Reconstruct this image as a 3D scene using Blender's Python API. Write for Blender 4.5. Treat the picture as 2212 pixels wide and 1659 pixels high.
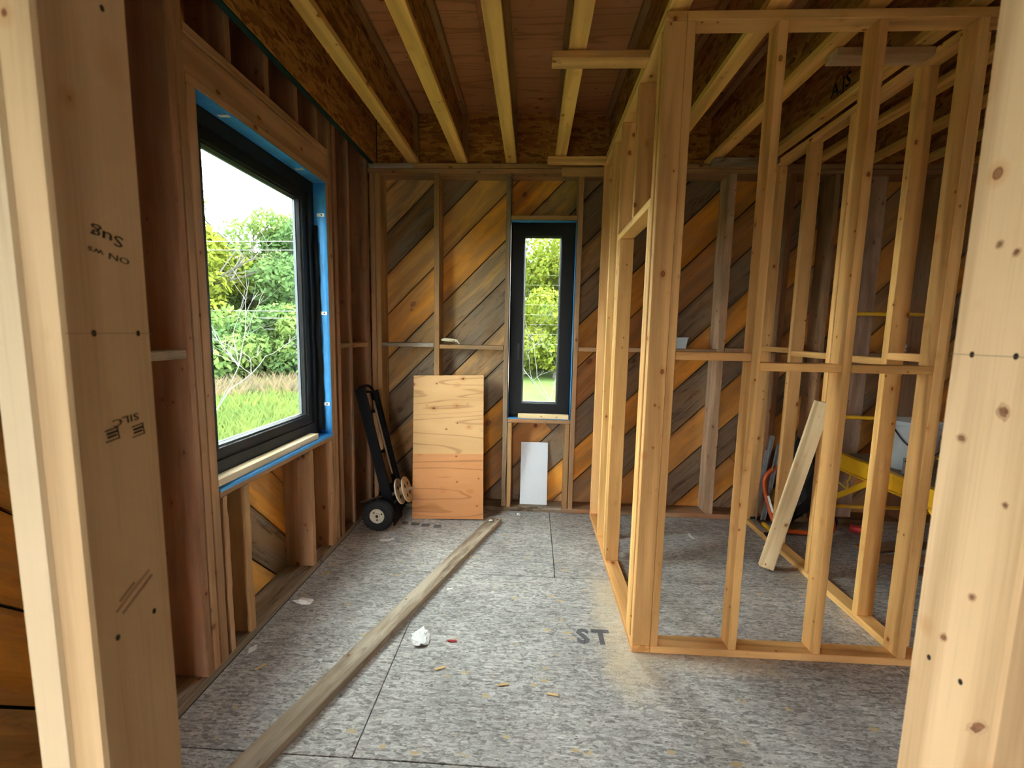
import bpy, bmesh, math, random
import numpy as np
from mathutils import Vector, Matrix, Euler
random.seed(7)
for o in list(bpy.data.objects): bpy.data.objects.remove(o)
SC = bpy.context.scene
COL = SC.collection
PI = math.pi

# ------------------------------------------------------------------ camera
FPX, YAW, PITCH, ROLL, EYE = 943.76, math.radians(2.6304), math.radians(6.6313), math.radians(1.1152), 1.575
def cam_rot(a, b, c):
    R0 = np.array([[1,0,0],[0,0,-1],[0,1,0]], float)
    A = np.array([[math.cos(a),math.sin(a),0],[-math.sin(a),math.cos(a),0],[0,0,1]])
    B = np.array([[1,0,0],[0,math.cos(b),-math.sin(b)],[0,math.sin(b),math.cos(b)]])
    C = np.array([[math.cos(c),-math.sin(c),0],[math.sin(c),math.cos(c),0],[0,0,1]])
    return C @ B @ R0 @ A
RC = cam_rot(YAW, PITCH, ROLL)
cd = bpy.data.cameras.new('camera'); cam = bpy.data.objects.new('camera', cd); COL.objects.link(cam)
M = Matrix.Identity(4)
for i in range(3):
    M[i][0] = RC[0][i]; M[i][1] = -RC[1][i]; M[i][2] = -RC[2][i]
M[2][3] = EYE
cam.matrix_world = M
cd.sensor_width = 36; cd.sensor_fit = 'HORIZONTAL'; cd.lens = FPX/2212*36; cd.clip_start = .02; cd.clip_end = 500
cd.dof.use_dof = True; cd.dof.focus_distance = 2.9; cd.dof.aperture_fstop = 6.5
SC.camera = cam

# ------------------------------------------------------------------ world, sun, exposure
SC.view_settings.view_transform = 'Standard'; SC.view_settings.look = 'None'
SC.view_settings.gamma = 1; SC.view_settings.use_curve_mapping = False
SC.view_settings.exposure = 1.6
W = bpy.data.worlds.new('overcast_sky'); SC.world = W; W.use_nodes = True
nt = W.node_tree; nt.nodes.clear()
wo = nt.nodes.new('ShaderNodeOutputWorld'); bg = nt.nodes.new('ShaderNodeBackground')
tc = nt.nodes.new('ShaderNodeTexCoord'); mp = nt.nodes.new('ShaderNodeMapping'); mp.inputs['Scale'].default_value = (1,1,2.5)
no = nt.nodes.new('ShaderNodeTexNoise'); no.inputs['Scale'].default_value = 3; no.inputs['Detail'].default_value = 5
rp = nt.nodes.new('ShaderNodeValToRGB')
rp.color_ramp.elements[0].position = .35; rp.color_ramp.elements[0].color = (.84,.87,.91,1)
rp.color_ramp.elements[1].position = .62; rp.color_ramp.elements[1].color = (1,1,1,1)
nt.links.new(tc.outputs['Generated'], mp.inputs[0]); nt.links.new(mp.outputs[0], no.inputs[0])
nt.links.new(no.outputs[0], rp.inputs[0]); nt.links.new(rp.outputs[0], bg.inputs[0])
bg.inputs[1].default_value = 11.0
nt.links.new(bg.outputs[0], wo.inputs[0])
sd = bpy.data.lights.new('hazy_sun', 'SUN'); sd.energy = 5.0; sd.angle = math.radians(12); sd.color = (1,.96,.88)
sun = bpy.data.objects.new('hazy_sun', sd); COL.objects.link(sun)
sun.rotation_euler = Euler((math.radians(-8), math.radians(38), 0))
# ------------------------------------------------------------------ helpers
def tag(o, label=None, cat=None, group=None, kind=None):
    if label: o['label'] = label
    if cat: o['category'] = cat
    if group: o['group'] = group
    if kind: o['kind'] = kind
    return o
def empty(name, loc=(0,0,0), rot=(0,0,0)):
    o = bpy.data.objects.new(name, None); COL.objects.link(o); o.location = loc; o.rotation_euler = rot
    o.empty_display_size = .05
    return o
def link(name, me, mat, parent=None):
    o = bpy.data.objects.new(name, me); COL.objects.link(o)
    if mat is not None and not me.materials: me.materials.append(mat)
    if parent is not None: o.parent = parent
    return o
def mesh(name, vs, fs, mat, parent=None, smooth=False):
    me = bpy.data.meshes.new(name); me.from_pydata([tuple(v) for v in vs], [], fs); me.validate(); me.update()
    if smooth:
        for p in me.polygons: p.use_smooth = True
    return link(name, me, mat, parent)
def bm_obj(name, bm, mat, parent=None, smooth=False):
    bmesh.ops.recalc_face_normals(bm, faces=bm.faces)
    me = bpy.data.meshes.new(name); bm.to_mesh(me); bm.free()
    if smooth:
        for p in me.polygons: p.use_smooth = True
    return link(name, me, mat, parent)
_boxes = {}
def box_mesh(dx, dy, dz, bev, mat):
    key = (round(dx,4), round(dy,4), round(dz,4), bev, mat.name)
    if key in _boxes: return _boxes[key]
    bm = bmesh.new(); bmesh.ops.create_cube(bm, size=1)
    for v in bm.verts: v.co = Vector((v.co.x*dx, v.co.y*dy, v.co.z*dz))
    if bev: bmesh.ops.bevel(bm, geom=list(bm.edges), offset=min(bev, min(dx,dy,dz)*.3), segments=1, affect='EDGES')
    me = bpy.data.meshes.new('board'); bm.to_mesh(me); bm.free(); me.materials.append(mat)
    _boxes[key] = me
    return me
ROT = {0:(0,0,0), 1:(0,0,PI/2), 2:(0,-PI/2,0)}
def lum(name, parent, lo, hi, color, mat=None, axis=None, bev=.003, weather=0.0):
    """a straight piece of timber: world box lo..hi, its local X runs along the grain"""
    lo = Vector(lo); hi = Vector(hi); d = hi-lo
    if axis is None: axis = max(range(3), key=lambda i: d[i])
    dims = {0:(d.x,d.y,d.z), 1:(d.y,d.x,d.z), 2:(d.z,d.y,d.x)}[axis]
    o = link(name, box_mesh(*dims, bev, mat or WOOD), None, parent)
    o.location = (lo+hi)/2; o.rotation_euler = ROT[axis]
    j = random.uniform(.92,1.08)
    o.color = (color[0]*j, color[1]*j*random.uniform(.97,1.03), color[2]*j*random.uniform(.94,1.06), weather)
    return o
def rough(name, parent, lo, hi, color, axis=2, weather=.4, jit=.006, n=14):
    """old, uneven timber: chamfered profile whose edges wander along the length"""
    lo = Vector(lo); hi = Vector(hi); d = hi-lo
    L, wy, wz = {0:(d.x,d.y,d.z), 1:(d.y,d.x,d.z), 2:(d.z,d.y,d.x)}[axis]
    vs, fs = [], []
    c = .004
    prof = [(-wy/2+c,-wz/2),(wy/2-c,-wz/2),(wy/2,-wz/2+c),(wy/2,wz/2-c),(wy/2-c,wz/2),(-wy/2+c,wz/2),(-wy/2,wz/2-c),(-wy/2,-wz/2+c)]
    ph = [random.uniform(0,6) for _ in range(4)]
    for i in range(n+1):
        x = -L/2+L*i/n
        offs = [(-abs(jit*(math.sin(x*3.1+ph[k])*.5+random.uniform(-.5,.5)))) for k in range(4)]
        for k,(y,z) in enumerate(prof):
            q = offs[k//2]
            vs.append((x, y*(1+q/wy*2) if abs(y)>1e-6 else y, z*(1+q/wz*2)))
    for i in range(n):
        for k in range(8):
            a = i*8+k; b = i*8+(k+1)%8
            fs.append((a,b,b+8,a+8))
    fs.append(tuple(range(7,-1,-1))); fs.append(tuple(n*8+k for k in range(8)))
    o = mesh(name, vs, fs, WOOD, parent)
    o.location = (lo+hi)/2; o.rotation_euler = ROT[axis]
    j = random.uniform(.92,1.08); o.color = (color[0]*j,color[1]*j,color[2]*j,weather)
    return o
def beam(name, parent, p0, p1, w, t, mat, up=(0,0,1), color=None, weather=0, bev=.002):
    """box bar from p0 to p1, w across (perpendicular to up), t along up"""
    p0 = Vector(p0); p1 = Vector(p1); x = (p1-p0); L = x.length; x.normalize()
    y = Vector(up).cross(x).normalized(); z = x.cross(y)
    o = link(name, box_mesh(L, w, t, bev, mat), None, parent)
    m = Matrix((x,y,z)).transposed().to_4x4(); m.translation = (p0+p1)/2
    o.matrix_local = m
    if color: o.color = (*color, weather)
    return o
def tube_bm(bm, pts, r, seg=8, cap=True):
    pts = [Vector(p) for p in pts]; rings = []
    prev = None
    for i,p in enumerate(pts):
        t = (pts[min(i+1,len(pts)-1)]-pts[max(i-1,0)]).normalized()
        if prev is None:
            n = t.orthogonal().normalized()
        else:
            n = (prev - t*prev.dot(t)).normalized()
        prev = n; b = t.cross(n)
        rr = r[i] if isinstance(r,(list,tuple)) else r
        rings.append([bm.verts.new(p+(n*math.cos(2*PI*k/seg)+b*math.sin(2*PI*k/seg))*rr) for k in range(seg)])
    for i in range(len(rings)-1):
        for k in range(seg):
            bm.faces.new((rings[i][k],rings[i][(k+1)%seg],rings[i+1][(k+1)%seg],rings[i+1][k]))
    if cap:
        bm.faces.new(rings[0][::-1]); bm.faces.new(rings[-1])
def tube(name, parent, pts, r, mat, seg=8, smooth=True):
    bm = bmesh.new(); tube_bm(bm, pts, r, seg)
    return bm_obj(name, bm, mat, parent, smooth)
def spline(pts, n=8):
    P = [Vector(p) for p in pts]; out = []
    for i in range(len(P)-1):
        a = P[max(i-1,0)]; b = P[i]; c = P[i+1]; d = P[min(i+2,len(P)-1)]
        for k in range(n):
            t = k/n
            out.append(.5*((2*b)+(c-a)*t+(2*a-5*b+4*c-d)*t*t+(3*b-a-3*c+d)*t*t*t))
    out.append(P[-1]); return out
def lathe(name, parent, prof, mat, seg=32, axis='Z', loc=(0,0,0), smooth=True):
    vs, fs = [], []
    for r,h in prof:
        for k in range(seg):
            a = 2*PI*k/seg; vs.append((r*math.cos(a), r*math.sin(a), h))
    for i in range(len(prof)-1):
        for k in range(seg):
            a = i*seg+k; b = i*seg+(k+1)%seg; fs.append((a,b,b+seg,a+seg))
    closed = prof[0] == prof[-1]
    if prof[0][0] > 1e-5 and not closed: fs.append(tuple(range(seg-1,-1,-1)))
    if prof[-1][0] > 1e-5 and not closed: fs.append(tuple((len(prof)-1)*seg+k for k in range(seg)))
    o = mesh(name, vs, fs, mat, parent, smooth)
    if smooth:
        try: o.data.set_sharp_from_angle(angle=math.radians(35))
        except Exception: pass
    o.location = loc
    if axis == 'Y': o.rotation_euler = (PI/2,0,0)
    if axis == 'X': o.rotation_euler = (0,PI/2,0)
    return o
def text_mesh(name, parent, s, size, mat, M4, sx=1.0, bold=.0):
    cu = bpy.data.curves.new(name, 'FONT'); cu.body = s; cu.size = size; cu.extrude = .0002; cu.align_x = 'CENTER'; cu.align_y = 'CENTER'
    cu.resolution_u = 2; cu.offset = size*bold
    tmp = bpy.data.objects.new('tmp_text', cu); COL.objects.link(tmp)
    bpy.context.view_layer.update()
    me = bpy.data.meshes.new_from_object(tmp.evaluated_get(bpy.context.evaluated_depsgraph_get()))
    bpy.data.objects.remove(tmp); bpy.data.curves.remove(cu)
    for v in me.vertices: v.co.x *= sx
    me.materials.clear(); me.materials.append(mat)
    o = link(name, me, mat, parent); o.matrix_local = M4
    return o
def frame4(origin, x, y):
    x = Vector(x).normalized(); y = Vector(y); y = (y-x*y.dot(x)).normalized(); z = x.cross(y)
    m = Matrix((x,y,z)).transposed().to_4x4(); m.translation = Vector(origin); return m

# ------------------------------------------------------------------ materials
def newmat(name):
    m = bpy.data.materials.new(name); m.use_nodes = True
    t = m.node_tree; t.nodes.clear()
    out = t.nodes.new('ShaderNodeOutputMaterial'); b = t.nodes.new('ShaderNodeBsdfPrincipled')
    t.links.new(b.outputs[0], out.inputs[0])
    return m, t, b, out
class NB:
    def __init__(s, t): s.t = t
    def n(s, typ, **kw):
        nd = s.t.nodes.new('ShaderNode'+typ)
        for k,v in kw.items(): setattr(nd, k, v)
        return nd
    def put(s, sock, v):
        if hasattr(v, 'is_output') or isinstance(v, bpy.types.NodeSocket): s.t.links.new(v, sock)
        else: sock.default_value = v
    def math(s, op, a, b=0.0, clamp=False):
        nd = s.n('Math', operation=op, use_clamp=clamp); s.put(nd.inputs[0], a); s.put(nd.inputs[1], b); return nd.outputs[0]
    def mix(s, f, a, b, blend='MIX'):
        nd = s.n('Mix', data_type='RGBA', blend_type=blend); s.put(nd.inputs[0], f); s.put(nd.inputs[6], a); s.put(nd.inputs[7], b); return nd.outputs[2]
    def ramp(s, f, stops, interp='LINEAR'):
        nd = s.n('ValToRGB'); cr = nd.color_ramp; cr.interpolation = interp
        while len(cr.elements) < len(stops): cr.elements.new(.5)
        for e,(p,c) in zip(cr.elements, stops):
            e.position = p; e.color = (c,c,c,1) if isinstance(c,(int,float)) else (*c[:3],1)
        s.put(nd.inputs[0], f); return nd.outputs[0]
    def mapping(s, v, scale=(1,1,1), rot=(0,0,0), loc=(0,0,0)):
        nd = s.n('Mapping'); s.put(nd.inputs[0], v); nd.inputs['Scale'].default_value = scale
        nd.inputs['Rotation'].default_value = rot; nd.inputs['Location'].default_value = loc; return nd.outputs[0]
    def noise(s, v, scale=1, detail=3, rough=.5, dist=0):
        nd = s.n('TexNoise'); s.put(nd.inputs['Vector'], v); nd.inputs['Scale'].default_value = scale
        nd.inputs['Detail'].default_value = detail; nd.inputs['Roughness'].default_value = rough; nd.inputs['Distortion'].default_value = dist
        return nd.outputs[0]
    def voro(s, v, scale=1, rnd=1, out='Distance'):
        nd = s.n('TexVoronoi'); s.put(nd.inputs['Vector'], v); nd.inputs['Scale'].default_value = scale; nd.inputs['Randomness'].default_value = rnd
        return nd
    def bump(s, h, strength, dist=.002):
        nd = s.n('Bump'); s.put(nd.inputs['Height'], h); nd.inputs['Strength'].default_value = strength; nd.inputs['Distance'].default_value = dist
        return nd.outputs[0]
def objvec(b, k=31.0):
    tc = b.n('TexCoord'); oi = b.n('ObjectInfo')
    ad = b.n('VectorMath', operation='ADD'); b.t.links.new(tc.outputs['Object'], ad.inputs[0])
    sc = b.n('VectorMath', operation='SCALE'); sc.inputs[0].default_value = (k,k*.7,k*1.3)
    b.t.links.new(oi.outputs['Random'], sc.inputs['Scale']); b.t.links.new(sc.outputs[0], ad.inputs[1])
    return ad.outputs[0], oi
def make_wood(name, knot_scale=10.0, knot_r=.095, ring=20, contrast=1.0, gap=.40, edge=0.0, lines=False, yscale=9):
    m, t, bs, out = newmat(name); b = NB(t)
    v, oi = objvec(b)
    n1 = b.noise(b.mapping(v, (.55,yscale,yscale)), 1, 2, .45, .35)
    rings = b.math('ADD', b.math('MULTIPLY', b.math('SINE', b.math('MULTIPLY', n1, ring)), .5), .5)
    if lines: rings = b.ramp(rings, [(.0,.0),(.05,.35),(.16,1)])
    fine = b.noise(b.mapping(v, (6,240,240)), 1, 2, .6)
    big = b.noise(b.mapping(v, (.7,2.2,2.2)), 1.7, 3, .55)
    g = b.math('ADD', b.math('MULTIPLY', rings, .5), b.math('MULTIPLY', fine, .5))
    lo, hi = 1-.26*contrast, 1+.07*contrast
    shade = b.ramp(g, [(.18,(lo,lo*.93,lo*.84)), (.72,(hi,hi,hi))])
    col = b.mix(1.0, oi.outputs['Color'], shade, 'MULTIPLY')
    tone = b.ramp(big, [(.3,(.87,.83,.77)), (.7,(1.05,1.05,1.04))])
    col = b.mix(1.0, col, tone, 'MULTIPLY')
    # knots, each with a darker rim and a soft halo; a second set of pin knots
    def knots(vec, sc, r, keepv, c):
        vo = b.voro(vec, sc, 1); sep = b.n('SeparateColor'); t.links.new(vo.outputs['Color'], sep.inputs[0])
        keep = b.math('GREATER_THAN', sep.outputs[0], keepv)
        d = b.math('ADD', vo.outputs['Distance'], b.math('MULTIPLY', b.math('SUBTRACT', b.noise(v, 60, 2), .5), r*.8))
        k = b.math('MULTIPLY', b.ramp(d, [(0,.85),(r*.55,.7),(r*.85,1),(r*1.1,0)]), keep)
        h = b.math('MULTIPLY', b.ramp(d, [(r,.55),(r*2.6,0)]), keep)
        c = b.mix(h, c, b.mix(1, c, (.82,.62,.44,1), 'MULTIPLY'))
        return b.mix(k, c, b.mix(1, c, (.34,.19,.12,1), 'MULTIPLY'))
    col = knots(b.mapping(v, (.7,1,1)), knot_scale, knot_r, gap, col)
    col = knots(b.mapping(v, (.8,1,1), (0,0,0), (3.3,7.7,1.9)), knot_scale*1.9, knot_r*.9, .72, col)
    # weathering: grey film and dark water stains, amount in the object's alpha
    st = b.noise(b.mapping(v, (1.3,6,6)), 1.5, 5, .62, .5)
    grey = b.mix(b.noise(b.mapping(v,(3,90,90)),1,2), (.095,.068,.044,1), (.38,.28,.185,1))
    amt = b.math('MULTIPLY', b.math('MULTIPLY', oi.outputs['Alpha'], 1.9), b.ramp(st, [(.40,.0),(.58,1.0)]), clamp=True)
    col = b.mix(amt, col, grey)
    dk = b.math('MULTIPLY', b.ramp(b.noise(b.mapping(v,(2.0,11,11)),1.5,5,.7,.6), [(.55,0),(.66,.9)]), b.math('MULTIPLY', oi.outputs['Alpha'], 1.3, clamp=True))
    col = b.mix(dk, col, b.mix(1, col, (.24,.19,.15,1), 'MULTIPLY'))
    if edge:   # old water staining that crept in from the long edges of each board
        sp = b.n('SeparateXYZ'); tcg = b.n('TexCoord'); t.links.new(tcg.outputs['Generated'], sp.inputs[0])
        e = b.math('ABSOLUTE', b.math('SUBTRACT', sp.outputs[1], .5))
        e = b.math('ADD', e, b.math('MULTIPLY', b.math('SUBTRACT', b.noise(b.mapping(v,(1.2,4,4)),1.6,4,.6), .5), .55))
        em = b.math('MULTIPLY', b.ramp(e, [(.40,0),(.55,1)]), edge)
        col = b.mix(em, col, b.mix(1, col, (.42,.37,.33,1), 'MULTIPLY'))
    t.links.new(col, bs.inputs['Base Color'])
    bs.inputs['Roughness'].default_value = .70; bs.inputs['Specular IOR Level'].default_value = .22
    t.links.new(b.bump(b.math('ADD', fine, b.math('MULTIPLY',rings,.5)), .22, .0015), bs.inputs['Normal'])
    return m
WOOD = make_wood('lumber')
PLANK = make_wood('rough_sawn_board', 4.0, .085, 16, 1.1, .35, .5, False, 5)
PLY = make_wood('plywood_veneer', 7.5, .095, 64, 1.0, .3, 0, True, 4.5)
def make_osb(name, c0, c1, c2, sx=7, sy=38):
    m, t, bs, out = newmat(name); b = NB(t); v, oi = objvec(b)
    def strands(rot, off):
        vo = b.voro(b.mapping(v, (sx,sy,sy), rot, off), 1, 1)
        s = b.n('SeparateColor'); t.links.new(vo.outputs['Color'], s.inputs[0]); return s.outputs[0]
    a = strands((0,0,.35),(0,0,0)); c = strands((.2,.5,-.5),(3,5,1)); e = strands((.1,-.6,1.1),(7,2,9))
    pick = b.noise(v, 14, 2, .6)
    mixv = b.mix(b.math('GREATER_THAN', pick, .5), a, c)
    pick2 = b.noise(b.mapping(v,(1,1,1),(0,0,0),(9,9,9)), 11, 2)
    mixv = b.mix(b.math('GREATER_THAN', pick2, .58), mixv, e)
    fine = b.noise(b.mapping(v,(20,160,160)),1,2)
    f = b.math('ADD', b.math('MULTIPLY', mixv, .75), b.math('MULTIPLY', fine, .25))
    col = b.ramp(f, [(.12,c0),(.45,c1),(.85,c2)])
    col = b.mix(1, col, oi.outputs['Color'], 'MULTIPLY')
    t.links.new(col, bs.inputs['Base Color']); bs.inputs['Roughness'].default_value = .75; bs.inputs['Specular IOR Level'].default_value = .2
    t.links.new(b.bump(f, .3, .001), bs.inputs['Normal'])
    return m
OSB = make_osb('oriented_strand_board', (.27,.105,.022), (.52,.235,.055), (.72,.38,.11))
def make_floor():
    m, t, bs, out = newmat('weathered_strand_floor'); b = NB(t)
    ge = b.n('NewGeometry'); v = ge.outputs['Position']; oi = b.n('ObjectInfo')
    def strands(sc, rot, off):
        warp = b.n('VectorMath', operation='ADD'); t.links.new(b.mapping(v, sc, rot, off), warp.inputs[0])
        nz = b.n('TexNoise'); t.links.new(v, nz.inputs['Vector']); nz.inputs['Scale'].default_value = 22
        s2 = b.n('VectorMath', operation='SCALE'); t.links.new(nz.outputs['Color'], s2.inputs[0]); s2.inputs['Scale'].default_value = 1.6
        t.links.new(s2.outputs[0], warp.inputs[1])
        vo = b.voro(warp.outputs[0], 1, 1)
        s = b.n('SeparateColor'); t.links.new(vo.outputs['Color'], s.inputs[0]); return s.outputs[0]
    a = strands((22,95,20),(0,0,.12),(0,0,0)); c = strands((26,120,20),(0,0,-.35),(4,1,0)); e = strands((30,130,20),(0,0,.75),(9,3,0))
    p1 = b.noise(v, 26, 2, .6); p2 = b.noise(b.mapping(v,(1,1,1),(0,0,0),(5,5,5)), 21, 2, .6)
    f = b.mix(b.ramp(p1,[(.45,0),(.55,1)]), a, c); f = b.mix(b.ramp(p2,[(.54,0),(.60,1)]), f, e)
    fib = b.noise(b.mapping(v,(38,220,60),(0,0,.1)),1,4,.7,1.3)
    fib2 = b.noise(b.mapping(v,(40,230,60),(0,0,-.55),(3,1,0)),1,4,.7,1.0); fib3 = b.noise(b.mapping(v,(44,260,60),(0,0,.65),(8,2,0)),1,4,.7,1.0)
    fibm = b.math('MAXIMUM', fib, b.math('SUBTRACT', b.math('MAXIMUM', fib2, fib3), .05))
    h = b.math('ADD', b.math('MULTIPLY', f, .20), b.math('MULTIPLY', fibm, .76))
    col = b.ramp(h, [(.36,(.15,.138,.125)),(.49,(.40,.38,.355)),(.60,(.60,.58,.55)),(.72,(.86,.83,.79))])
    dirt = b.ramp(b.noise(v, 1.9, 4, .6), [(.32,.70),(.66,1.08)])
    col = b.mix(1, col, dirt, 'MULTIPLY')
    # scattered yellow fresh flakes
    vo = b.voro(b.mapping(v,(14,30,1),(0,0,.3)), 1, 1); s = b.n('SeparateColor'); t.links.new(vo.outputs['Color'], s.inputs[0])
    fl = b.math('MULTIPLY', b.math('GREATER_THAN', s.outputs[1], .93), b.math('LESS_THAN', vo.outputs['Distance'], .32))
    fl = b.math('MULTIPLY', fl, b.math('GREATER_THAN', p1, .47))
    col = b.mix(b.math('MULTIPLY', fl, .8), col, (.55,.40,.18,1))
    # loose sawdust swept along the new partition plates
    sp = b.n('SeparateXYZ'); t.links.new(v, sp.inputs[0]); X, Y = sp.outputs[0], sp.outputs[1]
    def band(val, lo, hi, soft):
        u = b.n('MapRange', clamp=True, interpolation_type='SMOOTHSTEP'); t.links.new(val, u.inputs[0]); u.inputs[1].default_value = lo-soft; u.inputs[2].default_value = lo
        d = b.n('MapRange', clamp=True, interpolation_type='SMOOTHSTEP'); t.links.new(val, d.inputs[0]); d.inputs[1].default_value = hi; d.inputs[2].default_value = hi+soft; d.inputs[3].default_value = 1; d.inputs[4].default_value = 0
        return b.math('MULTIPLY', u.outputs[0], d.outputs[0])
    m1 = b.math('MULTIPLY', band(X,.47,.56,.20), band(Y,1.96,2.55,.45))
    m2 = b.math('MULTIPLY', band(X,.50,1.15,.25), band(Y,1.98,2.12,.14))
    m3 = b.math('MULTIPLY', band(X,1.78,1.85,.22), band(Y,2.2,2.9,.3))
    m4 = b.math('MULTIPLY', band(X,.50,1.9,.1), band(Y,2.10,2.18,.08))
    mask = b.math('MAXIMUM', b.math('MAXIMUM', m1, b.math('MULTIPLY',m2,.75)), b.math('MAXIMUM', b.math('MULTIPLY',m3,.6), b.math('MULTIPLY',m4,.3)))
    grain = b.noise(v, 150, 3, .7); patch = b.noise(v, 9, 4, .6)
    am = b.math('ADD', mask, b.math('MULTIPLY', b.math('SUBTRACT', b.math('ADD', b.math('MULTIPLY',grain,.8), b.math('MULTIPLY',patch,.5)), .68), 2.2))
    am = b.math('MULTIPLY', b.ramp(am, [(.36,0),(1.0,.68)]), b.math('GREATER_THAN', mask, .01))
    col = b.mix(am, col, b.mix(grain, (.50,.38,.22,1), (.86,.72,.50,1)))
    col = b.mix(1, col, oi.outputs['Color'], 'MULTIPLY')
    t.links.new(col, bs.inputs['Base Color']); bs.inputs['Roughness'].default_value = .62; bs.inputs['Specular IOR Level'].default_value = .3
    t.links.new(b.bump(h, .5, .0015), bs.inputs['Normal'])
    return m
FLOOR = make_floor()
def plain(name, col, rough=.5, metal=0, spec=.4, noise=.0, nscale=20, bump=0):
    m, t, bs, out = newmat(name); b = NB(t)
    if noise or bump:
        tc = b.n('TexCoord'); nz = b.noise(tc.outputs['Object'], nscale, 4, .6)
        k0 = tuple(max(c*(1-noise),0) for c in col[:3]); k1 = tuple(min(c*(1+noise),1) for c in col[:3])
        t.links.new(b.ramp(nz, [(.3,k0),(.7,k1)]), bs.inputs['Base Color'])
        if bump: t.links.new(b.bump(nz, bump, .004), bs.inputs['Normal'])
    else:
        tc = b.n('TexCoord'); nz = b.noise(tc.outputs['Object'], 60, 2)
        t.links.new(b.ramp(nz, [(.2,tuple(c*.95 for c in col[:3])),(.8,tuple(min(c*1.05,1) for c in col[:3]))]), bs.inputs['Base Color'])
    bs.inputs['Roughness'].default_value = rough; bs.inputs['Metallic'].default_value = metal; bs.inputs['Specular IOR Level'].default_value = spec
    return m
BLACK_AL = plain('anthracite_window_paint', (.008,.0085,.0095), .5, 0, .25)
ALU = plain('brushed_aluminium', (.075,.08,.09), .5, 0)
RUBBER = plain('black_rubber', (.012,.012,.012), .8, noise=.3, nscale=60)
FOAM = plain('black_sealing_tape', (.008,.009,.010), .95, noise=.3, nscale=40, bump=.5)
BLUE = plain('blue_flashing_membrane', (.06,.36,.80), .45, 0, .4, noise=.15, nscale=9, bump=.35)
GREEN = plain('green_gasket', (.008,.05,.04), .7)
WHITEPLASTIC = plain('white_plastic', (.75,.75,.73), .45)
PAPER = plain('white_paper', (.80,.80,.78), .85, noise=.06, nscale=30)
PANEL = plain('white_laminate', (.62,.665,.71), .25, 0, .5, noise=.03, nscale=3)
BLACKSTEEL = plain('black_painted_steel', (.006,.006,.0075), .65, 0, .15)
STEEL = plain('bright_steel', (.55,.53,.48), .32, 1)
GALV = plain('galvanised_steel', (.45,.48,.50), .42, .85, noise=.2, nscale=14)
CREAM = plain('cream_enamel', (.62,.56,.44), .4, noise=.1, nscale=30)
ORANGE = plain('orange_enamel', (.55,.085,.012), .38, 0, .5)
YELLOW = plain('yellow_enamel', (.78,.42,.012), .4, 0, .5, noise=.08, nscale=12)
ROPE = plain('cotton_rope', (.66,.58,.40), .9, noise=.15, nscale=120, bump=.4)
INK = plain('black_stamp_ink', (.040,.026,.013), .9)
INK_BLACK = plain('black_print', (.006,.004,.003), .9)
INK_FAINT = plain('faded_stamp_ink', (.40,.265,.145), .9)
FLOORINK = plain('grey_floor_ink', (.125,.125,.128), .9, noise=.35, nscale=90)
WRAP = plain('house_wrap', (.012,.011,.010), .9)
BAG = plain('black_plastic_sheet', (.006,.006,.007), .35, 0, .5, noise=.3, nscale=8, bump=.5)
RED = plain('red_plastic', (.45,.03,.03), .4)
BLACKPL = plain('black_plastic', (.012,.012,.013), .45)
CONCRETE = plain('gravel_road', (.13,.125,.115), .9, noise=.25, nscale=6)
BARK = plain('grey_bark', (.08,.07,.06), .9, noise=.3, nscale=12)
BAREBARK = plain('pale_dead_bark', (.10,.095,.085), .9, noise=.2, nscale=12)
WIRE = plain('pale_power_wire', (.19,.20,.205), .6)
def make_glass(name, tint, refl=.05):
    m, t, bs, out = newmat(name); b = NB(t); t.nodes.remove(bs)
    tr = b.n('BsdfTransparent'); tr.inputs[0].default_value = (*tint,1)
    gl = b.n('BsdfGlossy'); gl.inputs['Roughness'].default_value = .01
    fr = b.n('LayerWeight'); fr.inputs[0].default_value = .5
    mx = b.n('MixShader'); ma = b.n('Math', operation='MULTIPLY_ADD'); t.links.new(b.math('POWER', fr.outputs['Facing'], 5.0), ma.inputs[0]); ma.inputs[1].default_value = .5; ma.inputs[2].default_value = .02; t.links.new(ma.outputs[0], mx.inputs[0])
    t.links.new(tr.outputs[0], mx.inputs[1]); t.links.new(gl.outputs[0], mx.inputs[2]); t.links.new(mx.outputs[0], out.inputs[0])
    return m
GLASS = make_glass('window_glass', (.93,.96,.95))
def make_translucent(name, col, alpha):
    m, t, bs, out = newmat(name); b = NB(t)
    tr = b.n('BsdfTransparent'); mx = b.n('MixShader'); mx.inputs[0].default_value = alpha
    tc = b.n('TexCoord'); nz = b.noise(tc.outputs['Object'], 12, 3)
    t.links.new(b.ramp(nz,[(.3,tuple(c*.9 for c in col)),(.7,col)]), bs.inputs['Base Color']); bs.inputs['Roughness'].default_value = .3
    t.links.new(tr.outputs[0], mx.inputs[1]); t.links.new(bs.outputs[0], mx.inputs[2]); t.links.new(mx.outputs[0], out.inputs[0])
    return m
CLEARPL = make_translucent('clear_plastic', (.62,.66,.68), .5)
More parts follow.
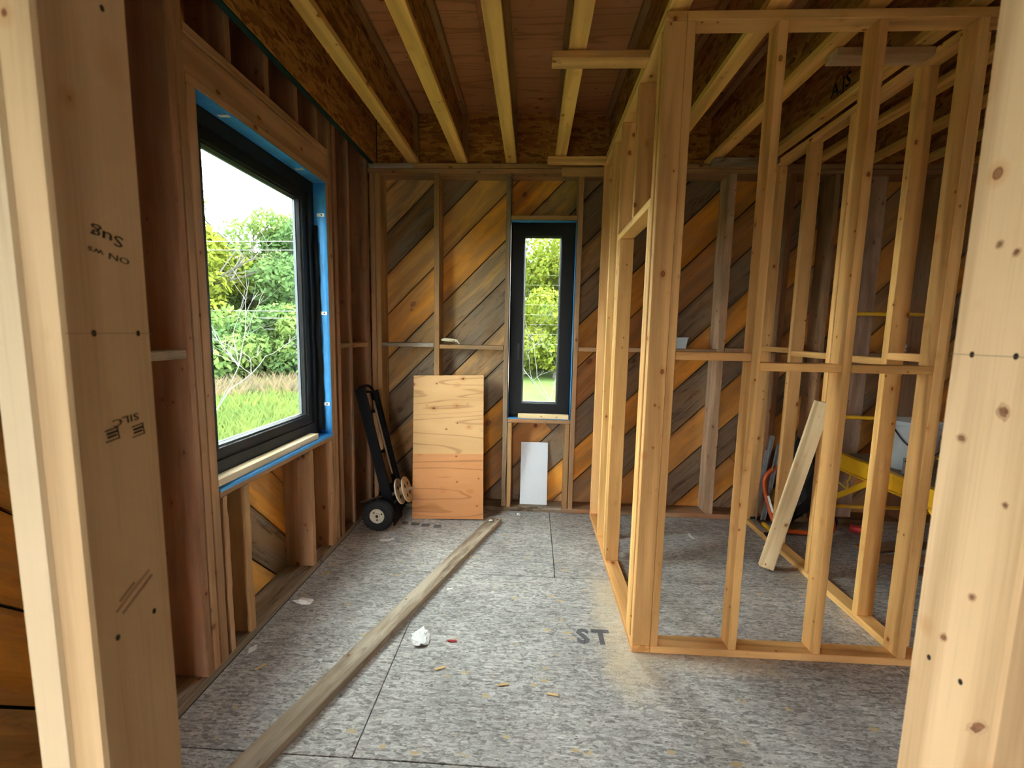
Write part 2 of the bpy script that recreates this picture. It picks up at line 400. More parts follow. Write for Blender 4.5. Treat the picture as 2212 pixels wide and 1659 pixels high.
def make_leaf(name):
    m, t, bs, out = newmat(name); b = NB(t); t.nodes.remove(bs)
    ge = b.n('NewGeometry'); oi = b.n('ObjectInfo')
    nz = b.noise(ge.outputs['Position'], .9, 3, .6); nz2 = b.noise(ge.outputs['Position'], 6, 2, .6)
    k = b.ramp(b.math('ADD', b.math('MULTIPLY', nz, .6), b.math('MULTIPLY', nz2, .4)), [(.32,(.55,.70,.70)),(.66,(1.25,1.12,.9))])
    col = b.mix(1, oi.outputs['Color'], k, 'MULTIPLY')
    d = b.n('BsdfDiffuse'); tl = b.n('BsdfTranslucent'); t.links.new(col, d.inputs[0]); t.links.new(col, tl.inputs[0])
    mx = b.n('MixShader'); mx.inputs[0].default_value = .4
    t.links.new(d.outputs[0], mx.inputs[1]); t.links.new(tl.outputs[0], mx.inputs[2]); t.links.new(mx.outputs[0], out.inputs[0])
    return m
LEAF = make_leaf('leaf')
def make_ground():
    m, t, bs, out = newmat('meadow'); b = NB(t); ge = b.n('NewGeometry'); v = ge.outputs['Position']
    a = b.noise(v, .35, 4, .6); c = b.noise(b.mapping(v,(1,1,1)), 14, 3, .7)
    col = b.ramp(b.math('ADD', b.math('MULTIPLY',a,.45), b.math('MULTIPLY',c,.55)), [(.3,(.022,.04,.008)),(.55,(.044,.07,.016)),(.75,(.07,.088,.028))])
    t.links.new(col, bs.inputs['Base Color']); bs.inputs['Roughness'].default_value = .95; bs.inputs['Specular IOR Level'].default_value = .1
    return m
GROUND = make_ground()

# timber colours (reflectance)
NEW = (.84,.49,.185); NEWDK = (.78,.43,.15); OLD = (.47,.265,.135); OLDRED = (.40,.20,.105); GREYW = (.40,.34,.28)
FLANGE = (.93,.56,.17); TAN = (.50,.29,.125)

# ------------------------------------------------------------------ measured planes
XL = -1.394          # inner face of left wall studs
YB = 3.732           # inner face of back wall studs
D6, D4, T = .184, .089, .038
XR, YR = 5.6, -4.2   # far right wall, rear wall
ZJ, ZS = 2.955, 3.36 # joist undersides, underside of the subfloor above

# ================================================================== FLOOR
floor = tag(empty('floor'), 'weathered grey strand-board subfloor with panel seams', 'floor', kind='structure')
ycuts = [YR, -2.38, -1.16, .15, 1.42, 2.694, 3.92]
off = {0:.6, 1:-.634, 2:.181, 3:.6, 4:-.634, 5:.181}
for r in range(6):
    y0, y1 = ycuts[r], ycuts[r+1]
    x = off[r]-4.88
    while x < XR:
        a, c = max(x, XL-.0), min(x+2.44, XR)
        if c-a > .05:
            g = .0022
            o = link('floor_panel', box_mesh(c-a-2*g, y1-y0-2*g, .022, .0015, FLOOR), None, floor)
            o.location = ((a+c)/2, (y0+y1)/2, -.011); s = random.uniform(.93,1.05); o.color = (s,s,s,1)
        x += 2.44
sub = link('subfloor_base', box_mesh(XR-XL+.4, 3.9-YR+.4, .2, 0, WRAP), None, floor); sub.location = ((XR+XL)/2-.1, (3.9+YR)/2, -.135)
# printed letters on the floor sheets
text_mesh('printed_letter', floor, 'S', .15, FLOORINK, frame4((.300,2.14,.0008),(1,0,0),(0,1,0)), .95, .045)
text_mesh('printed_letter', floor, 'T', .15, FLOORINK, frame4((.395,2.14,.0008),(1,0,0),(0,1,0)), .95, .045)
for k,(x,w) in enumerate(((-1.02,.05),(-.93,.07),(-.84,.07),(-.74,.06))):
    o = link('printed_mark', box_mesh(w,.055,.0006,0,FLOORINK), None, floor); o.location = (x,3.41-k*.012,.0006)

# ================================================================== plank sheathing
def clip_poly(poly, a, b, c):      # keep a*u+b*v<=c
    out = []
    for i in range(len(poly)):
        p, q = poly[i], poly[(i+1)%len(poly)]
        dp, dq = a*p[0]+b*p[1]-c, a*q[0]+b*q[1]-c
        if dp <= 0: out.append(p)
        if dp*dq < 0:
            s = dp/(dp-dq); out.append((p[0]+s*(q[0]-p[0]), p[1]+s*(q[1]-p[1])))
    return out
def planks(parent, to3d, normal, cells, sgn, cuts, colors, thick=.022, joints=()):
    """45-degree boards: v - sgn*u = c between successive cuts; one object per board and bay"""
    th = math.atan2(1, sgn)
    for k in range(len(cuts)-1):
        c0, c1 = cuts[k]+.0065, cuts[k+1]-.0065
        rise = random.uniform(0,.004)
        for ci,(u0,u1,v0,v1) in enumerate(cells):
            poly = [(u0,v0),(u1,v0),(u1,v1),(u0,v1)]
            poly = clip_poly(poly, -sgn, 1, c1)
            if len(poly) >= 3: poly = clip_poly(poly, sgn, -1, -c0)
            if len(poly) < 3: continue
            pieces = [poly]
            for (jk, jd) in joints:
                if jk == k:
                    new = []
                    for pl in pieces:
                        a1 = clip_poly(pl, 1, sgn, jd-.003); a2 = clip_poly(pl, -1, -sgn, -jd-.003)
                        new += [x for x in (a1,a2) if len(x) >= 3]
                    pieces = new
            for pi,pl in enumerate(pieces):
                area = abs(sum(pl[i][0]*pl[(i+1)%len(pl)][1]-pl[(i+1)%len(pl)][0]*pl[i][1] for i in range(len(pl))))/2
                if area < .002: continue
                cu = sum(p[0] for p in pl)/len(pl); cv = sum(p[1] for p in pl)/len(pl)
                ex = (math.cos(th), math.sin(th))   # along the board
                ey = (-ex[1], ex[0])
                n = len(pl); vs = []
                for d in (0, thick):
                    for p in pl:
                        du, dv = p[0]-cu, p[1]-cv
                        vs.append((du*ex[0]+dv*ex[1], du*ey[0]+dv*ey[1], d))
                fs = [tuple(range(n)), tuple(range(2*n-1,n-1,-1))]+[(i,i+n,(i+1)%n+n,(i+1)%n) for i in range(n)]
                bm = bmesh.new(); bv = [bm.verts.new(v) for v in vs]
                for f in fs: bm.faces.new([bv[i] for i in f])
                o = bm_obj('plank', bm, PLANK, parent)
                O = to3d(cu, cv); xa = to3d(cu+ex[0],cv+ex[1])-O; na = Vector(normal)
                ya = na.cross(xa)
                m = Matrix((xa,ya,na)).transposed().to_4x4(); m.translation = O+na*rise*-1
                # local z must point outward (away from room): thickness grows along normal
                if (to3d(cu+ey[0],cv+ey[1])-O).dot(ya) < 0:
                    for v in o.data.vertices: v.co.y *= -1
                    o.data.flip_normals()
                o.matrix_local = m
                col = colors[k % len(colors)] if not pi else colors[(k+2) % len(colors)]
                j = random.uniform(.93,1.07)
                o.color = (col[0]*j,col[1]*j,col[2]*j,col[3])
# board tones: orange, tan, brown, grey
O1 = (.82,.36,.055,.2); O2 = (.82,.42,.10,.2); O3 = (.74,.30,.045,.22); BR = (.36,.18,.065,.4); DB = (.22,.12,.05,.5); GY = (.30,.19,.10,.55); TN = (.72,.40,.13,.28)

# ================================================================== LEFT WALL
wl = tag(empty('wall_left'), 'old timber stud wall with large window opening, diagonal board sheathing', 'wall', kind='structure')
W1a, W1b, W1z0, W1z1 = 1.838, 2.955, .845, 2.54
xi = XL-D6
yo_back = YB+D6
def lst(name, y0, y1, z0, z1, col=OLD, w=.2, jit=.003):
    return rough(name, wl, (xi,y0,z0), (XL,y1,z1), col, 2, w, jit, 12)
# bottom plate, built-up posts, studs
for a,c in ((-4.1,-1.2),(-1.2,1.2),(1.2,3.91)):
    lum('bottom_plate', wl, (xi,a,0),(XL,c-.003,.038), GREYW, weather=.8)
for y in (-3.6,-3.05,-2.1,-1.5,-1.09,-.9,-.2,.15,.62,.95,1.32): lst('stud', y-.019, y+.019, .038, 3.30, OLDRED, .15)
lst('king_stud', 1.703,1.740,.038,3.30, OLDRED, .12, .002)
lst('jack_stud', 1.7405,1.784,.038,3.0, OLD, .12, .002)
lst('jack_stud', 1.7845,1.838,.038,2.538, OLD, .12, .002)
lst('jack_stud', 2.955,2.993,.038,2.538, OLD, .12, .002)
lst('king_stud', 2.9935,3.040,.038,3.30, OLD, .12, .002)
lst('stud', 3.072,3.125,.038,3.30, OLDRED, .12, .003)
lst('stud', 3.30,3.338,.038,3.30, OLDRED, .3, .004)
lst('corner_stud', 3.66,3.72,.038,3.30, OLDRED, .3, .004)
# sill, header, cripples
rough('sill_plate', wl, (xi,W1a,.806),(XL,W1b,.844), OLD, 1, .15, .002)
rough('header_plate', wl, (xi,1.785,2.54),(XL,2.992,2.578), OLD, 1, .05, .002)
rough('header_beam', wl, (xi+.02,1.785,2.579),(XL-.012,2.992,2.722), OLD, 1, .05, .002)
rough('header_plate', wl, (xi,1.785,2.723),(XL,2.992,2.763), OLD, 1, .05, .002)
for y in (2.05,2.34,2.62,2.86): rough('cripple_stud', wl, (xi,y-.019,2.764),(XL,y+.019,3.30), OLDRED, 2, .1, .002)
rough('cripple_stud', wl, (xi,1.850,.038),(XL,1.889,.805), OLD, 2, .1, .006)
rough('cripple_stud', wl, (xi,2.000,.038),(XL,2.043,.805), TAN, 2, .1, .004)
rough('cripple_stud', wl, (xi,2.635,.038),(XL,2.679,.805), OLD, 2, .05, .002)
rough('cripple_stud', wl, (xi,2.912,.038),(XL,2.950,.805), OLD, 2, .1, .002)
# blocking
rough('blocking', wl, (XL-.09,1.345,1.446),(XL,1.700,1.484), (.50,.36,.24), 1, .4, .002, 6)
rough('blocking', wl, (XL-.09,3.126,1.44),(XL,3.298,1.478), OLD, 1, .4, .002, 4)
rough('blocking', wl, (XL-.09,3.34,1.44),(XL,3.658,1.478), OLD, 1, .4, .002, 4)
gs = [ -8+.36*i+random.uniform(-.03,.03) for i in range(36)]
lt = lambda u,v: Vector((xi, u, v))
W3 = (-.85,-.25,1.15,2.05)  # unseen opening behind the viewer, added to light the near door posts
cells = [(-4.2,W3[0],.0,3.36),(W3[0],W3[1],0,W3[2]),(W3[0],W3[1],W3[3],3.36),(W3[1],W1a,.0,3.36),(W1a,W1b,0,W1z0-.02),(W1a,W1b,W1z1+.02,3.36),(W1b,3.87,0,3.36)]
cells[-1] = (W1b,yo_back,0,3.36)
planks(wl, lt, (-1,0,0), cells, -1, [.05+.335*i+random.uniform(-.02,.02)-4.2 for i in range(36)], [O1,O2,GY,O1,O3,O2,GY,TN,O1])
for (u0,u1,v0,v1) in cells:
    o = link('house_wrap', box_mesh(.012,u1-u0,v1-v0,0,WRAP), None, wl); o.location = (xi-.034,(u0+u1)/2,(v0+v1)/2)

# ================================================================== BACK WALL
wb = tag(empty('wall_back'), 'old stud wall with diagonal orange and grey board sheathing around narrow window', 'wall', kind='structure')
yo = YB+D6
W2a, W2b, W2z0, W2z1 = -.205, .338, .838, 2.505
def bst(name, x0, x1, z0, z1, col=OLD, w=.2, jit=.003, y0=YB): return rough(name, wb, (x0,y0,z0),(x1,yo,z1), col, 2, w, jit, 12)
# plates
rough('bottom_plate', wb, (xi+.01,YB,0),(.285,yo,.040), GREYW, 0, .95, .004)
rough('bottom_plate', wb, (.287,YB-.004,0),(2.2,yo,.042), OLDRED, 0, .35, .003)
rough('bottom_plate', wb, (2.202,YB,0),(XR,yo,.040), OLDRED, 0, .5, .003)
rough('top_plate', wb, (xi+.01,YB,2.872),(2.45,yo,2.909), OLD, 0, .12, .002)
rough('top_plate', wb, (2.452,YB,2.872),(XR,yo,2.909), OLDRED, 0, .12, .002)
rough('top_plate', wb, (XL,YB,2.911),(-1.02,yo,2.950), GREYW, 0, .3, .002, 4)
rough('top_plate', wb, (-1.018,YB,2.911),(.9,yo,2.950), TAN, 0, .1, .002)
rough('top_plate', wb, (.902,YB,2.911),(XR,yo,2.950), OLD, 0, .1, .002)
rough('splice_block', wb, (.20,YB-.026,2.84),(.60,YB-.001,2.912), TAN, 0, .1, .002, 5)
# studs
bst('corner_stud', XL+.001,XL+.045,.041,2.871, OLD, .1)
bst('stud', XL+.046,XL+.089,.041,2.871, TAN, .1)
bst('stud', -.850,-.803,.041,2.871, TAN, .1, .004)
bst('king_stud', -.250,-.207,.041,2.871, (.40,.28,.18), .45, .006)
bst('king_stud', .340,.385,.041,2.871, OLD, .25, .004)
bst('jack_stud', W2a+.002,W2a+.04,.041,.800, TAN, .1, .003)
bst('jack_stud', W2b-.04,W2b-.002,.041,.800, TAN, .1, .003)
rough('sill_plate', wb, (W2a+.001,YB,.801),(W2b-.001,yo,.838), OLD, 0, .2, .002, 6)
rough('header_plate', wb, (W2a+.001,YB,W2z1),(W2b-.001,yo,W2z1+.038), TAN, 0, .1, .002, 6)
bst('stud', .66,.70,.043,2.871, OLD, .3)
bst('stud', 1.10,1.14,.043,2.871, OLD, .3)
bst('stud', 1.535,1.598,.043,2.871, (.64,.42,.27), .22, .007)
bst('stud', 2.02,2.06,.043,2.871, OLDRED, .3)
bst('stud', 2.36,2.40,.041,2.871, OLD, .3)
bst('wide_stud', 2.66,2.80,.041,2.871, (.50,.33,.24), .25, .003, YB+.05)
for x in (3.2,3.65,4.1,4.55,5.0,5.45): bst('stud', x-.02,x+.02,.041,2.871, OLDRED, .3)
# blocking row
for a,c,z,col in ((XL+.09,-.851,1.44,GREYW),(-.802,-.251,1.43,TAN),(.386,.659,1.43,OLD),(.701,1.099,1.435,OLD),(1.141,1.534,1.435,OLDRED),(1.599,2.019,1.45,OLDRED),(2.061,2.359,1.44,OLD),(2.401,2.659,1.41,OLDRED),(2.80,3.179,1.43,OLDRED)):
    rough('blocking', wb, (a+.001,YB,z),(c-.001,YB+.12,z+.038), col, 0, .3 if col != GREYW else .8, .002, 6)
bt = lambda u,v: Vector((u, yo, v))
cells = [(xi,W2a,0,2.96),(W2a,W2b,0,W2z0-.02),(W2a,W2b,W2z1+.02,2.96),(W2b,2.05,0,2.96),(2.05,XR,0,2.96)]
# seams measured along the left edge of the first bay
cs = []
for yp in (422,513,602,690,785,863,953,1029):
    d = RC.T @ np.array([(828-1106)/FPX,(yp-829.5)/FPX,1]); s = yo/d[1]
    cs.append(EYE+d[2]*s-d[0]*s)
step = (cs[0]-cs[-1])/7
up = [cs[0]+step*(i+1)+random.uniform(-.015,.015) for i in range(3)][::-1]
dn = [cs[-1]-step*(i+1)+random.uniform(-.03,.03) for i in range(19)]
cuts = sorted(up+cs+dn)
ncut = len(cuts)
tones = [TN,TN,TN, (.56,.33,.13,.4),(.26,.145,.06,.5),O2,O1,(.52,.31,.12,.4),(.28,.185,.105,.6),(.54,.30,.11,.4),(.30,.20,.115,.55), O1,(.58,.26,.075,.25),(.28,.18,.10,.55),O1,(.54,.29,.11,.3),(.72,.34,.08,.15),(.25,.165,.095,.6),O1,(.36,.215,.105,.5),O2,O3,(.62,.34,.12,.3),GY,O1,O3,GY,O1,O2,BR]
planks(wb, bt, (0,1,0), cells, 1, cuts, [tones[ncut-2-k] for k in range(ncut-1)], joints=((8,1.76),(10,2.3),(13,1.12),(5,3.1),(16,.9),(11,4.3)))
for (u0,u1,v0,v1) in cells:
    o = link('house_wrap', box_mesh(u1-u0,.012,v1-v0,0,WRAP), None, wb); o.location = ((u0+u1)/2,yo+.034,(v0+v1)/2)

# ================================================================== FAR RIGHT, REAR WALLS (behind / beside the viewer)
wr = tag(empty('wall_right'), 'board-sheathed stud wall at far right of house', 'wall', kind='structure')
for k in range(13):
    lum('sheathing_board', wr, (XR,YR,.26*k),(XR+.02,3.87,.26*k+.255), O3[:3], PLANK, weather=.3)
for i in range(10): lum('stud', wr, (XR-.14,YR+.3+.82*i,0),(XR-.001,YR+.338+.82*i,3.3), OLD)
wq = tag(empty('wall_rear'), 'board wall behind the viewer with an opening added to light the near posts', 'wall', kind='structure')
P0, P1, PZ = -1.2, -.4, 2.1  # out-of-view gap in the rear boards, added to let daylight onto the posts
for k in range(13):
    z0, z1 = .26*k, .26*k+.255
    if z1 < PZ:
        lum('sheathing_board', wq, (xi,YR-.02,z0),(P0,YR,z1), O3[:3], PLANK, weather=.3); lum('sheathing_board', wq, (P1,YR-.02,z0),(XR,YR,z1), O3[:3], PLANK, weather=.3)
    else: lum('sheathing_board', wq, (xi,YR-.02,z0),(XR,YR,z1), O3[:3], PLANK, weather=.3)

# ================================================================== CEILING: I-joists, subfloor, rim boards
ce = tag(empty('ceiling'), 'open ceiling of wooden I-joists under reddish plywood subfloor', 'ceiling', kind='structure')
def joist(xc, y0=YR, y1=3.80):
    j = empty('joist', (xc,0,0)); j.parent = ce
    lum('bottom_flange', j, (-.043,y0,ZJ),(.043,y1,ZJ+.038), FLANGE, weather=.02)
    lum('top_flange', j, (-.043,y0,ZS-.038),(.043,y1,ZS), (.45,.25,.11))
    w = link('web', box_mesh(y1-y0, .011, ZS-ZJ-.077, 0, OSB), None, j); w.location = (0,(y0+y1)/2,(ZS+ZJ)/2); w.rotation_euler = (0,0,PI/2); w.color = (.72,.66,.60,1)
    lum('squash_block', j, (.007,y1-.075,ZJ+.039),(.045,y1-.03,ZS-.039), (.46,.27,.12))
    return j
JX = [-1.025,-.618,-.2125,.183] + [.585+.404*i for i in range(12)]
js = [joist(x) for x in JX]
# rim at the left wall
rj = empty('edge_joist', (XL+.03,0,0)); rj.parent = ce
w = link('web', box_mesh(3.80-YR, .028, ZS-ZJ, .002, OSB), None, rj); w.location = (0,(3.80+YR)/2,(ZS+ZJ)/2); w.rotation_euler = (0,0,PI/2); w.color = (.85,.75,.65,1)
o = link('gasket_strip', box_mesh(.03,3.80-YR,.012,0,GREEN), None, rj); o.location = (-.004,(3.80+YR)/2,ZJ-.006)
xs = [XL+.045]+JX+[XR]
for a,c in zip(xs[:-1], xs[1:]):
    if c-a < .1: continue
    o = link('rim_board', box_mesh(c-a-.012,.028,ZS-ZJ-.001,0,OSB), None, ce); o.location = ((a+c)/2,3.815,(ZS+ZJ)/2); o.color = (.80,.68,.55,1)
o = link('rim_light_seal', box_mesh(XR-xi+.2,.02,.5,0,WRAP), None, ce); o.location = ((XR+xi)/2,3.96,3.17)  # unseen dark strip added outside the rim to stop daylight leaking in
yy = YR
k = 0
while yy < 3.83:
    y1 = min(yy+1.22, 3.83); x = xi-(1.22 if k%2 else 0)
    while x < XR:
        a, c = max(x,xi), min(x+2.44,XR)
        if c-a > .05:
            o = lum('subfloor_panel', ce, (a+.001,yy+.001,ZS+.001),(c-.001,y1-.001,ZS+.02), (.58,.26,.11), PLY, axis=0, bev=0)
        x += 2.44
    yy = y1; k += 1
o = link('roof_slab', box_mesh(XR-xi+.6,3.9-YR+.6,.1,0,WRAP), None, ce); o.location = ((XR+xi)/2,(3.9+YR)/2,ZS+.08)
# printed joist marking on the web
JT = JX[7]
text_mesh('printed_mark', js[7], 'A.JS', .115, INK_BLACK, frame4((-.0065,2.875,ZJ+.118),(0,-1,0),(0,0,1)), .95, .012)

# ================================================================== WINDOWS
def win_frame(name, parent, u0,u1,v0,v1, prof, place, mat):
    """four mitred members; prof: list of (inset, depth) section points; place(u,v,depth)"""
    P = prof; n = len(P)
    cor = [(u0,v0,1,1),(u1,v0,-1,1),(u1,v1,-1,-1),(u0,v1,1,-1)]
    for i in range(4):
        A = cor[i]; B = cor[(i+1)%4]
        vs = [place(A[0]+A[2]*s, A[1]+A[3]*s, d) for s,d in P]+[place(B[0]+B[2]*s, B[1]+B[3]*s, d) for s,d in P]
        bm = bmesh.new(); bv = [bm.verts.new(v) for v in vs]
        for k in range(n): bm.faces.new((bv[k],bv[(k+1)%n],bv[n+(k+1)%n],bv[n+k]))
        bm.faces.new(bv[:n][::-1]); bm.faces.new(bv[n:])
        bm_obj(name, bm, mat, parent)
# ---- window 1 (left wall)
w1 = tag(empty('window_1'), 'large black-framed window in left wall looking out on trees and meadow', 'window', kind='structure')
p1 = lambda u,v,d: Vector((XL-d, u, v))
F0 = .083
win_frame('frame', w1, W1a+.012,W1b-.012,W1z0+.030,W1z1-.012, [(0,F0),(.068,F0),(.068,F0+.012),(.072,F0+.085),(0,F0+.085)], p1, BLACK_AL)
win_frame('sash', w1, W1a+.08,W1b-.08,W1z0+.098,W1z1-.08, [(.001,F0+.013),(.055,F0+.013),(.058,F0+.02),(.058,F0+.07),(.001,F0+.07)], p1, BLACK_AL)
win_frame('glazing_bead', w1, W1a+.138,W1b-.138,W1z0+.156,W1z1-.138, [(.0005,F0+.022),(.010,F0+.024),(.016,F0+.045),(.0005,F0+.045)], p1, BLACK_AL)
win_frame('spacer_bar', w1, W1a+.139,W1b-.139,W1z0+.157,W1z1-.139, [(.0005,F0+.0505),(.015,F0+.0505),(.015,F0+.066),(.0005,F0+.066)], p1, ALU)
for d in (.048,.068):
    vs = [p1(u,v,F0+dd) for dd in (d,d+.002) for u,v in ((W1a+.139,W1z0+.157),(W1b-.139,W1z0+.157),(W1b-.139,W1z1-.139),(W1a+.139,W1z1-.139))]
    mesh('glass_pane', vs, [(0,1,2,3),(7,6,5,4),(0,4,5,1),(1,5,6,2),(2,6,7,3),(3,7,4,0)], GLASS, w1)
def sheet(name, parent, pts, th, mat, n=18, amp=.0025):
    """wrinkled membrane between 4 corner points (a b c d), thickness along its normal"""
    a,b_,c,d = [Vector(p) for p in pts]; nrm = (b_-a).cross(d-a).normalized()
    vs, fs = [], []; m = 4
    for side in (0,1):
        for i in range(n+1):
            for j in range(m+1):
                p = a.lerp(b_, i/n).lerp(d.lerp(c, i/n), j/m)
                w = 0 if side else amp*(.5+.5*math.sin(i*1.7+j*.8+1.3*math.sin(i*.9)))
                vs.append(p+nrm*(th+w if side == 0 else 0))
    N = (n+1)*(m+1)
    for i in range(n):
        for j in range(m):
            q = i*(m+1)+j; fs.append((q,q+1,q+m+2,q+m+1)); fs.append((N+q,N+q+m+1,N+q+m+2,N+q+1))
    for i in range(n):
        for j in (0,m):
            q = i*(m+1)+j; fs.append((q,q+m+1,N+q+m+1,N+q))
    for j in range(m):
        for i in (0,n):
            q = i*(m+1)+j; fs.append((q,N+q,N+q+1,q+1))
    bm = bmesh.new(); bv = [bm.verts.new(v) for v in vs]
    for f in fs: bm.faces.new([bv[i] for i in f])
    o = bm_obj(name, bm, mat, parent, True)
    return o
X0, X1 = XL-F0-.05, XL-.002
sheet('flashing_membrane', w1, [(X0,W1b,W1z0),(X0,W1b,W1z1),(X1,W1b,W1z1),(X1,W1b,W1z0)], .003, BLUE)          # far jamb
sheet('flashing_membrane', w1, [(X0,W1a,W1z1),(X1,W1a,W1z1),(X1,W1b,W1z1),(X0,W1b,W1z1)][::-1], .003, BLUE)   # head
sheet('flashing_membrane', w1, [(X0,W1a,W1z0),(X1+.004,W1a,W1z0),(X1+.004,W1b,W1z0),(X0,W1b,W1z0)], .004, BLUE, 18, .003)  # sill
o = link('flashing_edge', box_mesh(.002,W1b-W1a,.014,0,BLUE), None, w1); o.location = (XL+.002,(W1a+W1b)/2,W1z0-.004)
for a,c in (((XL-F0-.08,W1a,W1z0+.004),(XL-F0-.004,W1b,W1z0+.031)),((XL-F0-.08,W1a,W1z1-.013),(XL-F0-.004,W1b,W1z1-.001)),((XL-F0-.08,W1a,W1z0),(XL-F0-.004,W1a+.013,W1z1)),((XL-F0-.08,W1b-.013,W1z0),(XL-F0-.004,W1b-.001,W1z1))):
    lum('expanding_foam', w1, a, c, (1,1,1), FOAM, bev=0)
# black sealing tape bulging beside the far frame member
bm = bmesh.new(); tube_bm(bm, [(XL-F0+.012,W1b-.013-.006*math.sin(i*.7),W1z0+.035+i*.06) for i in range(24)], [.012+.012*(1-i/24)+.002*math.sin(i*1.9) for i in range(24)], 8)
bm_obj('sealing_tape', bm, FOAM, w1, True)
for z in (2.33,1.685,1.06):
    o = link('fixing_clip', box_mesh(.052,.003,.022,.001,WHITEPLASTIC), None, w1); o.location = (XL-F0+.046,W1b-.008,z)
    h = link('screw', box_mesh(.009,.002,.009,.001,INK), None, o); h.location = (.008,-.0025,0)
for y in (2.05,2.70):
    o = link('fixing_clip', box_mesh(.052,.022,.003,.001,WHITEPLASTIC), None, w1); o.location = (XL-F0+.046,y,W1z1-.008)
# ---- window 2 (back wall)
w2 = tag(empty('window_2'), 'tall narrow black-framed casement window in back wall', 'window', kind='structure')
p2 = lambda u,v,d: Vector((u, YB+d, v))
G0 = .062
win_frame('frame', w2, W2a+.012,W2b-.014,W2z0+.028,W2z1-.014, [(0,G0),(.050,G0),(.050,G0+.07),(0,G0+.07)], p2, BLACK_AL)
win_frame('sash', w2, W2a+.048,W2b-.050,W2z0+.064,W2z1-.050, [(0,G0-.014),(.062,G0-.014),(.070,G0-.006),(.075,G0+.05),(0,G0+.05)], p2, BLACK_AL)
win_frame('spacer_bar', w2, W2a+.122,W2b-.124,W2z0+.138,W2z1-.124, [(.0005,G0+.012),(.006,G0+.012),(.006,G0+.03),(.0005,G0+.03)], p2, ALU)
for d in (.010,.031):
    vs = [p2(u,v,G0+dd) for dd in (d,d+.0015) for u,v in ((W2a+.1225,W2z0+.139),(W2b-.1245,W2z0+.139),(W2b-.1245,W2z1-.1245),(W2a+.1225,W2z1-.1245))]
    mesh('glass_pane', vs, [(3,2,1,0),(4,5,6,7),(1,5,4,0),(2,6,5,1),(3,7,6,2),(0,4,7,3)], GLASS, w2)
for a,c in (((W2a,YB+G0+.005,W2z0),(W2b,YB+G0+.07,W2z0+.029)),((W2a,YB+G0+.005,W2z1-.015),(W2b,YB+G0+.07,W2z1)),((W2a,YB+G0+.005,W2z0),(W2a+.013,YB+G0+.07,W2z1)),((W2b-.015,YB+G0+.005,W2z0),(W2b,YB+G0+.07,W2z1))):
    lum('expanding_foam', w2, a, c, (1,1,1), FOAM, bev=0)
hd = link('handle', box_mesh(.024,.010,.066,.003,BLACKPL), None, w2); hd.location = (W2a+.082,YB+G0-.019,1.46)
hb = link('lever', box_mesh(.016,.012,.135,.004,BLACKPL), None, hd); hb.location = (0,-.022,-.045)
hb = link('lever_neck', box_mesh(.014,.02,.014,.003,BLACKPL), None, hd); hb.location = (0,-.013,.012)
sheet('flashing_membrane', w2, [(W2a,YB+.002,W2z1-.003),(W2b,YB+.002,W2z1-.003),(W2b,YB+.11,W2z1-.003),(W2a,YB+.11,W2z1-.003)][::-1], .002, BLUE)
sheet('flashing_membrane', w2, [(W2b-.001,YB+.002,W2z0),(W2b-.001,YB+.11,W2z0),(W2b-.001,YB+.11,W2z1),(W2b-.001,YB+.002,W2z1)][::-1], .002, BLUE)
sheet('flashing_membrane', w2, [(W2a+.001,YB+.03,W2z0),(W2a+.001,YB+.11,W2z0),(W2a+.001,YB+.11,W2z1),(W2a+.001,YB+.03,W2z1)], .002, BLUE)
sheet('flashing_membrane', w2, [(W2a,YB+.0,W2z0+.001),(W2b,YB+.0,W2z0+.001),(W2b,YB+.11,W2z0+.001),(W2a,YB+.11,W2z0+.001)], .003, BLUE)
# loose 2x4 offcuts on both sills
o = lum('timber_offcut', None, (XL-.078,W1a-.0+.004,W1z0+.0065),(XL-.018,2.79,W1z0+.042), (.80,.66,.45), bev=.002)
tag(o, 'pale new timber strip lying on the blue sill of the large left window', 'timber')
o = lum('timber_offcut', None, (-.115,YB-.002,W2z0+.0055),(.322,YB+.044,W2z0+.043), (.80,.62,.38), bev=.002)
tag(o, 'short pale timber block resting on sill of the narrow back window', 'timber')

# ================================================================== NEW PARTITIONS
ZP = 2.943
def piece(name, par, lo, hi, col=NEW, **k): return lum(name, par, lo, hi, col, **k)
# --- A: runs away from the viewer, with rough door opening
XA0, XA1 = .531, .620
pa = tag(empty('stud_partition', (XA0,2.046,0)), 'pale new stud partition with rough door opening, running towards back wall', 'wall frame')
def PA(name, y0,y1,z0,z1, col=NEW, x0=XA0, x1=XA1, axis=None):
    o = lum(name, pa, (x0-XA0,y0-2.046,z0),(x1-XA0,y1-2.046,z1), col, axis=axis); return o
PA('bottom_plate', 2.046,3.70,0,.038, NEWDK); PA('top_plate', 2.046,3.70,2.905,ZP)
PA('corner_stud', 2.0465,2.084,.0385,2.9045)
PA('king_stud', 2.115,2.152,.0385,2.9045); PA('jack_stud', 2.1525,2.190,.0385,2.179)
PA('door_header', 2.1525,2.94,2.180,2.218)
PA('cripple_stud', 2.508,2.546,2.2185,2.9045)
PA('jack_stud', 2.866,2.903,.0385,2.179); PA('king_stud', 2.941,2.979,.0385,2.9045)
PA('jack_stud', 2.9035,2.9405,.0385,2.179, NEWDK)
PA('stud', 3.235,3.273,.0385,2.9045); PA('end_stud', 3.655,3.693,.0385,2.9045)
